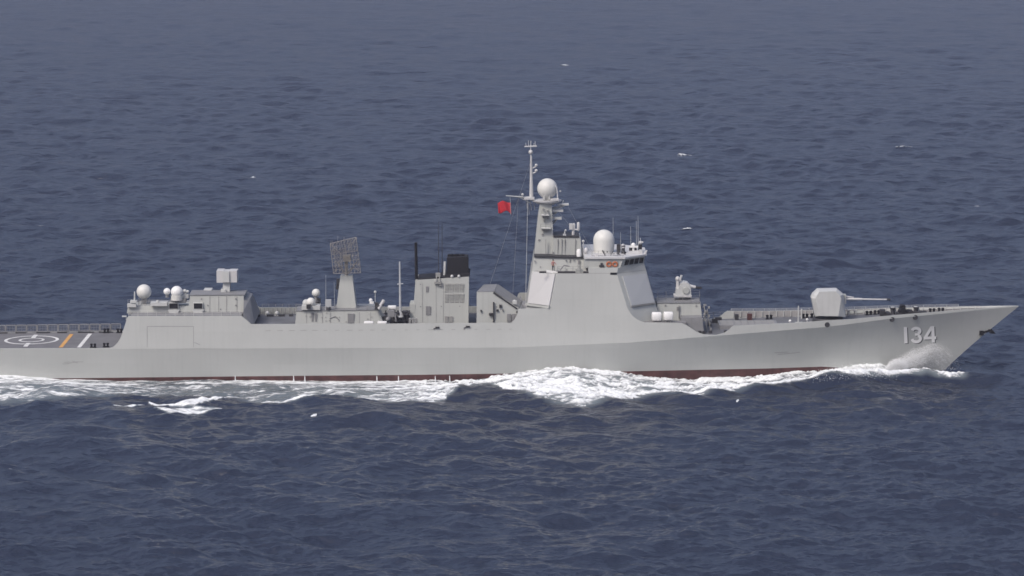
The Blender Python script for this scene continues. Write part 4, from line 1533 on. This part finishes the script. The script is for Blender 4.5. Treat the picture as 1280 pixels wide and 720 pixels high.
part('masthead_lamps', m_, 'panel', tm, True)
ya = MB().tube(at(665, 247.6, 0.2), at(632.6, 244.6, -1.2), 0.15, 0.07, 8)
ya.ball(at(653.2, 243.2, -0.5), 0.2).tube(at(653.2, 246.5, -0.5), at(653.2, 243, -0.5), 0.05)
ya.tube(at(664, 254, 0), at(648, 246.2, -0.4), 0.06, n=6)
part('yardarm', ya, 'lightgrey', mast, True)
m_ = MB()
for (x0_, y0_, x1_, y1_) in ((690, 258.5, 709.5, 256), (690, 265.5, 702, 261.5), (690, 276, 701, 271)):
    m_.tube(at(x0_, y0_ + 2, 0), at(x1_, y1_, 0), 0.14, 0.08, 6)
    m_.tube(at(x0_, y0_ + 6, 0), at(x1_ - 3, y1_ + 1, 0), 0.08, 0.06, 6)
m_.fbox(697, 711, 254.8, 256.8, -0.5, 1.0).fbox(690.5, 704, 262.4, 264.8, -0.8, 1.6).fbox(690.5, 702, 271.6, 274.4, -0.7, 1.4)
m_.tube(at(703, 259, 0), at(704, 250, 0), 0.05).ball(at(700.4, 239, 0), 0.13)
part('yard_platform', m_, 'lightgrey', mast)
m_ = MB()
for px, y0_, y1_ in ((660, 250, 268), (662.8, 250, 263), (657.6, 250, 260), (667, 252, 262)):
    m_.tube(at(px, y0_, 0), at(px + 1.5, y1_, 0), 0.045, n=5)
pieces('hanging_aerial', m_, 'midgrey', mast)
part('signal_halyard', MB().tube(at(659.6, 249, -0.4), at(657.0, 382, -3.0), 0.03, n=5), 'lightgrey', mast)
for (x0_, y0_, x1_, y1_, yy) in ((648, 246.4, 640, 384, -3.2), (664, 200, 612, 357, -1.0), (690, 254, 741, 318, -1.2), (709, 256, 742, 318, -0.5)):
    part('wire_aerial', MB().tube(at(x0_, y0_, -0.3), at(x1_, y1_, yy), 0.018, n=5), 'midgrey', mast)
# sensor house gear
m_ = MB().tube(at(716.5, 295, -1), at(716.5, 284, -1), 0.22, 0.18).fbox(711.5, 716, 279.8, 287, -1.3, 0.7)
m_.lathe(at(723, 288.5, -1), [(0.14, 0), (0.22, 0.2), (0.22, 1.1), (0.12, 1.25)], 12).lathe(at(717.5, 286, -1), [(0.16, 0), (0.2, 0.6), (0.1, 0.8)], 12).tube(at(714, 286, -1), at(723, 287.5, -1), 0.12)
part('direction_finder', m_, 'panel', h2o, True)
m_ = MB().tube(at(704.5, 297, -2), at(706.5, 288.5, -2), 0.09).ball(at(707, 288, -2), 0.16).fbox(703.6, 707.6, 293, 295, -2.3, 0.5)
part('camera_post', m_, 'panel_cool', h2o)
m_ = MB().lathe(at(723.7, 321, -4.0), [(0.34, 0), (0.34, 0.85), (0.24, 1.05), (0.08, 1.12)], 16)
part('white_drum', m_, 'white', uph, True)
m_ = MB().tube(at(729, 321, -3), at(729, 302, -3), 0.06).ball(at(729, 301.5, -3), 0.2).ball(at(732.6, 313.5, -3.5), 0.3, sq=1.6).tube(at(732.6, 321, -3.5), at(732.6, 314, -3.5), 0.08)
part('lamp_posts', m_, 'panel', uph, True)

# ---- bridge roof
c = at(754.8, 300.2, -1.5)
r = 13.2 / 8.73
rdm = MB()
prof = [(r * 0.9, -2.0), (r * 0.98, -1.0), (r, 0.0)]
for i in range(1, 13):
    t = i / 12 * (math.pi / 2 - 0.03)
    prof.append((r * math.cos(t), r * math.sin(t)))
part('large_radome', rdm.lathe(c, prof, 32), 'radome', brg, True)
part('radome_seat', MB().lathe(c + Vector((0, 0, -2.9)), [(1.55, 0), (1.45, 0.95)], 20), 'midgrey', brg)
part('roof_rail', MB().rail([at(740, 322, -5.6), at(779, 322, -5.6)], 0.95, 0.9), 'midgrey', brg)
part('flood_lamps', MB().quadbox([(743.5, 317), (748.8, 317), (747, 324), (745.5, 324)], -6.1, 0.6).fbox(768.5, 770, 315.4, 317.2, -5.8, 0.3).ball(at(767.4, 316.8, -5.4), 0.17), 'panel', brg)
m_ = MB()
for _ in range(16):
    px, py = random.uniform(757, 781), random.uniform(314, 321)
    m_.fbox(px, px + random.uniform(0.8, 3), py, py + random.uniform(1, 3.5), random.uniform(-5, -2), 0.5)
m_.fbox(771, 775.5, 305.5, 316, -2, 0.8).fbox(797.5, 802.5, 303.5, 318, -1.0, 0.7).tube(at(758, 322, -5), at(753, 313, -5), 0.1)
m_.lathe(at(779, 319, -3), [(0.3, 0), (0.24, 1.0), (0.3, 1.4)], 10).fbox(786.5, 796, 309.8, 313.6, -1.6, 0.6)
part('roof_equipment', m_, 'dark', brg)
m_ = MB().ball(at(778.8, 306.6, -3), 0.22).tube(at(778.8, 316, -3), at(778.8, 306.5, -3), 0.12).fbox(777.2, 780.6, 308.6, 310, -3.3, 0.5)
part('compass_lamp', m_, 'panel', brg, True)
m_ = MB().fbox(783, 799.4, 316.2, 319.6, -3.4, 1.6).fbox(799, 803, 313, 318, -3.0, 1.0)
m_.hexa([at(783, 319.6, -3.4), at(785, 315.4, -3.2), at(798.6, 313.8, -2.8), at(800, 318, -3.0)], [v + Vector((0, 1.2, 0)) for v in (at(783, 319.6, -3.4), at(785, 315.4, -3.2), at(798.6, 313.8, -2.8), at(800, 318, -3.0))])
part('monkey_island_screen', m_, 'panel', brg)
m_ = MB().ball(at(791.7, 306.2, -1.8), 0.32).fbox(786.6, 797.5, 307.6, 309.6, -2.1, 0.5).tube(at(791.7, 316, -1.8), at(791.7, 307, -1.8), 0.16)
part('fire_control_radar', m_, 'white', brg, True)
m_ = MB().ball(at(800.6, 303.4, -1), 0.28).tube(at(800.6, 304, -1), at(800.4, 297.4, -1), 0.08, 0.05).tube(at(797.6, 304.6, -1), at(804, 302.6, -1), 0.12)
part('navigation_radar', m_, 'panel', brg, True)
m_ = MB().tube(at(805.2, 320, -3.0), at(808.6, 312.8, -3.2), 0.16, 0.1).tube(at(803, 318, -3.0), at(806, 320, -3.0), 0.12)
part('wing_lamp', m_, 'panel', brg)
for px, y0_, y1_ in ((766.6, 318, 272), (788.6, 314, 283), (795.6, 313, 276), (797.8, 312, 270), (776, 314, 290)):
    part('whip_antenna', MB().tube(at(px, y0_, -1.5), at(px - 0.3, y1_, -1.5), 0.04, 0.014, 6), 'lightgrey', brg)

# ---- gun deckhouse forward of the bridge
gd = MB()
zlow = 421.5
g_near = [at(818, 414, -3.8), at(821.4, 378.6, -3.4), at(875.4, 378.2, -3.4), at(879.4, 413, -3.8)]
gd.hexa(g_near, [Vector((v.x, 1.6, v.z)) for v in g_near])
gdo = part('forward_deckhouse', gd, 'house')
part('roof_edge', MB().span([(821, 379.2, -3.5), (821, 378.3, -3.5), (875.8, 377.9, -3.5), (875.8, 378.8, -3.5)], 1.7), 'midgrey', gdo)
lo_ = MB().hexa([at(851, 397.6, -6.05), at(877.4, 396.6, -5.85), at(880.9, 420.5, -6.1), at(851, 421, -6.6)],
                [Vector((v.x, -3.0, v.z)) for v in (at(851, 397.6, -6.05), at(877.4, 396.6, -5.85), at(880.9, 420.5, -6.1), at(851, 421, -6.6))])
part('lower_wall', lo_, 'midgrey', gdo)
m_ = MB().fbox(848.4, 849.2, 382, 398, -3.8, 0.4).fbox(831, 832.4, 381, 382.4, -3.6, 0.3).fbox(869.4, 870.8, 381.4, 382.8, -3.6, 0.3).fbox(846, 848, 384, 388, -3.65, 0.3)
pieces('wall_fitting', m_, 'midgrey', gdo)
part('roof_rail', MB().rail([at(822, 378.5, -3.3), at(874.5, 378, -3.3), at(874.5, 371.4, 1.5)], 0.95, 1.2).rail([at(822, 371.8, 1.5), at(874.5, 371.4, 1.5)], 0.95, 1.2), 'midgrey', gdo)
canister(814.8, 827.2, 391.0, 402.0, -7.2, 1.3)
canister(829.4, 841.6, 390.6, 401.4, -7.2, 1.3)
ftw = MB().fbox(806, 858, 402.8, 405, -7.3, 1.6)
part('raft_deck', ftw, 'midgrey')
m_ = MB()
for _ in range(26):
    px = random.uniform(872, 886)
    py = random.uniform(378, 416)
    m_.fbox(px + (py - 378) * 0.08, px + (py - 378) * 0.08 + random.uniform(0.8, 2.5), py, py + random.uniform(0.8, 3), random.uniform(-4.5, -1), 0.5)
m_.tube(at(884, 418, -4), at(880, 380, -4), 0.08).tube(at(889, 419, -4), at(884, 386, -4), 0.06)
pieces('deck_fitting', m_, 'vent', gdo)
# close-in gun
ci = MB().lathe(at(855.5, 377.5, 0), [(1.15, 0), (1.15, 0.25), (0.85, 0.35), (0.85, 0.85)], 20)
cw = part('close_in_gun', ci, 'dark')
bd = MB()
prof = [(844.6, 370.6), (845.4, 361), (848, 361), (851.5, 354.4), (855.5, 352.6), (860, 353.8), (863.2, 357.6), (864.2, 370.2)]
a = [at(px, py, -0.95) for px, py in prof]
bd.hexa(a, [v + Vector((0, 1.9, 0)) for v in a])
part('gun_body', bd, 'lightgrey', cw)
part('gun_flange', MB().fbox(842.6, 864.6, 369.6, 371.6, -1.15, 2.3), 'panel', cw)
c = at(857.6, 363.0, -0.98)
m_ = MB().tube(c, c + Vector((0, -0.16, 0)), 0.52, 0.46, 20)
part('trunnion_cover', m_, 'house', cw, True)
m_ = MB()
for k_ in range(7):
    an = k_ * 2 * math.pi / 7
    m_.tube(at(868, 358.8, 0) + Vector((0, 0.12 * math.cos(an), 0.12 * math.sin(an))), at(877, 360.2, 0) + Vector((0, 0.1 * math.cos(an), 0.1 * math.sin(an))), 0.045, n=6)
m_.tube(at(873.4, 359.6, 0), at(874.2, 359.7, 0), 0.2, n=12)
part('gun_barrels', m_, 'dark', cw)
part('barrel_sleeve', MB().tube(at(862, 358, 0), at(869.4, 359.1, 0), 0.3, 0.22, 14), 'panel', cw, True)
m_ = MB().tube(at(847, 362, -0.3), at(847, 350, -0.3), 0.26, 0.2, 12).ball(at(847, 348.6, -0.3), 0.33, sq=1.15).fbox(849, 851, 347.2, 350.6, -0.5, 0.6).tube(at(850.4, 349, -0.3), at(852.2, 344, -0.3), 0.13, 0.18)
m_.tube(at(848, 352, -0.3), at(852, 350, -0.3), 0.12)
part('tracking_radar', m_, 'panel', cw, True)

# ---- main gun
zg = at(1034, 398.5, -1.6).z
gp = part('gun_platform', MB().lathe(Vector((at(1035, 397, 0).x, 0, zg - 1.2)), [(2.35, 0), (2.2, 1.0), (2.1, 1.15)], 28), 'dark')  # near-black colour doubles as the shadow under the gun
px2 = lambda lst, y: [at(p[0], p[1], y) for p in lst]
outer = [(1018.6, 394.4), (1013.6, 371.6), (1015.6, 367.4), (1022.0, 361.4), (1046.0, 361.0), (1053.6, 367.2), (1054.4, 372.6), (1056.4, 395.0)]
inner = [(1024.6, 394.8), (1019.6, 373.0), (1020.6, 370.0), (1024.4, 364.6), (1044.4, 364.2), (1050.2, 369.6), (1051.4, 373.4), (1048.0, 395.2)]
ctr = px2(outer, 0)
sides = [(inner, -1.75)]
nn_ = len(outer)
near = [Vector((v.x, -1.75, v.z)) for v in px2(inner, -1.75)]
midn = [Vector((v.x, -0.95, v.z)) for v in ctr]
vs = near + midn + [Vector((v.x, -v.y, v.z)) for v in midn] + [Vector((v.x, -v.y, v.z)) for v in near]
fs = [tuple(range(nn_)), tuple(range(4 * nn_ - 1, 3 * nn_ - 1, -1))]
for L_ in range(3):
    for i in range(nn_):
        j = (i + 1) % nn_
        fs.append((L_ * nn_ + i, L_ * nn_ + j, (L_ + 1) * nn_ + j, (L_ + 1) * nn_ + i))
gh = part('main_gun', MB().add(vs, fs), 'lightgrey')
part('gun_mantlet', MB().fbox(1051.5, 1057.5, 368.5, 380, -0.55, 1.1), 'house', gh)
part('gun_barrel', MB().tube(at(1055, 373.6, 0), at(1078, 374.0, 0), 0.20, 0.17, 14).tube(at(1078, 374.0, 0), at(1108.6, 374.4, 0), 0.12, 0.10, 12).tube(at(1056, 370.2, 0), at(1067, 371.6, 0), 0.09, 0.07, 8), 'panel', gh, True)
part('muzzle', MB().tube(at(1108.4, 374.4, 0), at(1113, 374.5, 0), 0.15, 0.15, 12), 'dark', gh, True)

# ---- forecastle fittings
zfd = lambda px: at(px, ip(px, [(880, 419.3), (917, 417.5), (990, 411.5), (1030, 408.8), (1067, 405.8), (1110, 401), (1176, 395), (1240, 388.5)]), -ip(px, B_TAB)).z
fxy = lambda px, Y: Vector((at(px, 395, Y).x, Y, zfd(px)))
for px, Y in ((1006.5, 3.6), (1017, 3.6), (1086, 2.9), (1096, 2.8), (1165, 1.2), (1176, 1.1), (961.5, 4.4)):
    bollard(fxy(px, Y), 1.12)
for px, Y in ((1115.6, 2.2), (1144.6, 1.4)):
    m_ = MB().torus(fxy(px, Y) + Vector((0, 0, 0.55)), 0.42, 0.13)
    m_.box(fxy(px, Y).x - 0.5, fxy(px, Y).x + 0.5, Y - 0.15, Y + 0.15, fxy(px, Y).z, fxy(px, Y).z + 0.2)
    part('chock', m_, 'lightgrey', None, True)
    q = fxy(px, Y) + Vector((0, -0.2, 0))
    part('capstan', MB().lathe(q, [(0.42, 0), (0.30, 0.3), (0.28, 0.7), (0.42, 0.85), (0.40, 1.0)], 14), 'dark')
q = fxy(1128, 1.6)
part('windlass', MB().box(q.x - 0.35, q.x + 0.35, 0.9, 2.3, q.z, q.z + 1.35).box(q.x - 0.6, q.x + 1.4, 0.8, 2.4, q.z, q.z + 0.6).tube((q.x, 0.5, q.z + 0.7), (q.x, 2.7, q.z + 0.7), 0.42, n=12), 'black')
m_ = MB()
for a_, b_, h in ((1105, 1112, 0.5), (1136, 1158, 0.3), (1120, 1140, 0.25), (1100, 1106, 0.9)):
    q0, q1 = fxy(a_, 0.8), fxy(b_, 1.2)
    m_.box(q0.x, q1.x, 0.6, 1.6, min(q0.z, q1.z), max(q0.z, q1.z) + h)
part('anchor_chain_gear', m_, 'dark')
m_ = MB()
for px in (1052, 1060, 1068):
    q = fxy(px, 3.2)
    m_.lathe(q, [(0.12, 0), (0.1, 0.7), (0.22, 0.75), (0.1, 0.95)], 10)
part('deck_vents', m_, 'midgrey')
m_ = MB().tube(fxy(998, -4.6), fxy(998, -4.6) + Vector((0, 0, 3.1)), 0.11, 0.07, 8).tube(fxy(1002, 3.0), fxy(1002, 3.0) + Vector((0, 0, 1.5)), 0.1)
m_.tube(fxy(994, 0), fxy(1003, 0), 0.08)
part('lamp_standard', m_, 'lightgrey')
m_ = MB().ball(fxy(987.6, -4.4) + Vector((0, 0, 0.95)), 0.2).tube(fxy(987.6, -4.4), fxy(987.6, -4.4) + Vector((0, 0, 0.9)), 0.06).ball(fxy(1009, -3.8) + Vector((0, 0, 0.95)), 0.18).tube(fxy(1009, -3.8), fxy(1009, -3.8) + Vector((0, 0, 0.9)), 0.06)
part('deck_lamps', m_, 'white', None, True)
# missile cell hatches
vb = fxy(935, 0)
vl = MB().box(vb.x - 4.2, vb.x + 4.2, -2.4, 2.4, vb.z - 0.2, vb.z + 0.35)
vlo = part('missile_cell_block', vl, 'midgrey')
hm = MB()
for i in range(8):
    for j in range(4):
        hm.box(vb.x - 3.9 + i * 0.98, vb.x - 3.9 + i * 0.98 + 0.85, -2.1 + j * 1.08, -2.1 + j * 1.08 + 0.92, vb.z + 0.35, vb.z + 0.41)
pieces('cell_hatch', hm, 'vent', vlo)
q = fxy(937, 4.4)
part('fire_hose_box', MB().box(q.x - 0.35, q.x + 0.35, 4.2, 4.7, q.z + 0.1, q.z + 1.0), 'boot')
m_ = MB()
for px, Y in ((892, 3.6), (896, 3.4), (900, 3.9), (921, 4.6), (887, 1.0)):
    q = fxy(px, Y)
    m_.box(q.x - 0.25, q.x + 0.25, Y - 0.3, Y + 0.3, q.z, q.z + random.uniform(0.5, 1.0))
pieces('deck_locker', m_, 'dark')
m_ = MB()
for px in (873, 878, 886, 905):
    q = fxy(px + 2, -6.0 if px < 900 else -6.2)
    m_.box(q.x - 0.22, q.x + 0.22, q.y - 0.2, q.y + 0.2, q.z, q.z + 0.4)
pieces('deck_fitting', m_, 'dark')
# rails on top of the far bulwark
rr = MB()
pr = []
for px in np.arange(922, 1215, 14.0):
    q = side_pt(px, ip(px, TOP))
    pr.append((q.x, -q.y - 0.08, q.z))
rr.rail(pr, 0.32, 1.2, 2, 0.025, 0.02)
part('forecastle_rail', rr, 'lightgrey')
pr2 = []
for px in np.arange(884, 924, 8.0):
    q = side_pt(px, 407.5)
    pr2.append((q.x, -q.y - 0.1, zfd(px)))
part('far_bulwark_gap_rail', MB().rail(pr2, 1.0, 1.0, 3), 'midgrey')

# ------------------------------------------------------------------ flag
fl_o, fr_o = at(638.4, 252.2, -1.0), at(621.2, 254, -1.0)
fm_ = MB()
NX, NZ = 22, 12
vs = []
for i in range(NX + 1):
    for j in range(NZ + 1):
        u, v = i / NX, j / NZ
        x = fl_o.x - 1.85 * u
        top = fl_o.z + 0.12 * math.sin(u * 5.0) + 0.18 * u - 0.2 * u * u
        hgt = 1.55 - 0.15 * u
        z = top - hgt * v - 0.16 * math.sin(u * 7 + v * 2) - 0.20 * (1 - u) * 0.6
        y = -1.0 + 0.24 * math.sin(u * 8.5 + v * 1.6) * (0.25 + u)
        vs.append((x + 0.10 * v, y, z))
fs = [(i * (NZ + 1) + j, i * (NZ + 1) + j + 1, (i + 1) * (NZ + 1) + j + 1, (i + 1) * (NZ + 1) + j) for i in range(NX) for j in range(NZ)]
fm_.add(vs, fs)
flag = fm_.build('flag', M['red'], None, True, 180)
sol = flag.modifiers.new('thickness', 'SOLIDIFY'); sol.thickness = 0.015
tag(flag, 'red flag streaming aft from the yardarm of the mast', 'flag')
hl = MB().tube(fl_o + Vector((0, 0, -1.9)), at(637.6, 245.1, -1.0), 0.02, n=5)
hl.build('flag_halyard', M['lightgrey'], flag)


# ------------------------------------------------------------------ person on the walkway
def skin_mesh(name, verts, edges, radii, m, parent=None, root=0, sub=2):
    me = bpy.data.meshes.new(name)
    me.from_pydata(verts, edges, [])
    o = bpy.data.objects.new(name, me)
    COL.objects.link(o)
    o.modifiers.new('skin', 'SKIN')
    sv = me.skin_vertices[0].data
    for i, r_ in enumerate(radii):
        sv[i].radius = (r_, r_ * 0.85) if not isinstance(r_, tuple) else r_
    sv[root].use_root = True
    s_ = o.modifiers.new('sub', 'SUBSURF')
    s_.levels = s_.render_levels = sub
    dg = bpy.context.evaluated_depsgraph_get()
    me2 = bpy.data.meshes.new_from_object(o.evaluated_get(dg))
    o.modifiers.clear()
    o.data = me2
    me2.materials.clear()
    me2.materials.append(m)
    me2.polygons.foreach_set('use_smooth', [True] * len(me2.polygons))
    if parent: o.parent = parent
    return o


pxp = at(691.5, 338, -5.8)
pr_ = empty('person', (pxp.x, -5.8, zt + 0.06))
tag(pr_, 'dark haired person in a reddish top standing on the walkway behind the white screen', 'person')
V = [(0, 0, 0.92), (0, 0, 1.12), (0, 0, 1.32), (0, 0, 1.43), (0, -0.01, 1.50), (0, -0.03, 1.60), (0, -0.02, 1.68),
     (-0.17, 0, 1.38), (-0.25, -0.02, 1.12), (-0.20, -0.20, 0.98), (-0.16, -0.32, 1.0),
     (0.17, 0, 1.38), (0.30, -0.02, 1.16), (0.42, -0.14, 1.02), (0.50, -0.2, 1.02),
     (-0.10, 0, 0.86), (-0.11, 0.0, 0.48), (-0.12, 0.03, 0.08), (-0.12, -0.13, 0.04),
     (0.10, 0, 0.86), (0.11, 0.0, 0.48), (0.12, 0.03, 0.08), (0.12, -0.13, 0.04)]
E = [(0, 1), (1, 2), (2, 3), (3, 4), (4, 5), (5, 6), (3, 7), (7, 8), (8, 9), (9, 10), (3, 11), (11, 12), (12, 13), (13, 14), (0, 15), (15, 16), (16, 17), (17, 18), (0, 19), (19, 20), (20, 21), (21, 22)]
Rr = [0.14, 0.13, 0.15, 0.10, 0.055, 0.095, 0.085, 0.07, 0.05, 0.04, 0.03, 0.07, 0.05, 0.04, 0.03, 0.085, 0.06, 0.045, 0.04, 0.085, 0.06, 0.045, 0.04]
body = skin_mesh('body', V, E, Rr, M['skin'], pr_)
VT = [(0, 0, 0.94), (0, 0, 1.12), (0, 0, 1.32), (0, 0, 1.42), (-0.17, 0, 1.38), (-0.25, -0.02, 1.12), (-0.21, -0.16, 1.0), (0.17, 0, 1.38), (0.30, -0.02, 1.16), (0.39, -0.11, 1.04)]
skin_mesh('jacket', VT, [(0, 1), (1, 2), (2, 3), (3, 4), (4, 5), (5, 6), (3, 7), (7, 8), (8, 9)], [0.165, 0.155, 0.175, 0.12, 0.09, 0.07, 0.055, 0.09, 0.07, 0.055], M['vest'], pr_)
VP = [(0, 0, 0.95), (-0.10, 0, 0.84), (-0.11, 0, 0.48), (-0.12, 0.03, 0.10), (0.10, 0, 0.84), (0.11, 0, 0.48), (0.12, 0.03, 0.10)]
skin_mesh('trousers', VP, [(0, 1), (1, 2), (2, 3), (0, 4), (4, 5), (5, 6)], [0.15, 0.105, 0.08, 0.065, 0.105, 0.08, 0.065], M['trouser'], pr_)
MB().ball(Vector((0, 0.01, 1.645)), 0.128, -0.15, 16, 8, 1.0).build('hair', M['hair'], pr_, True)
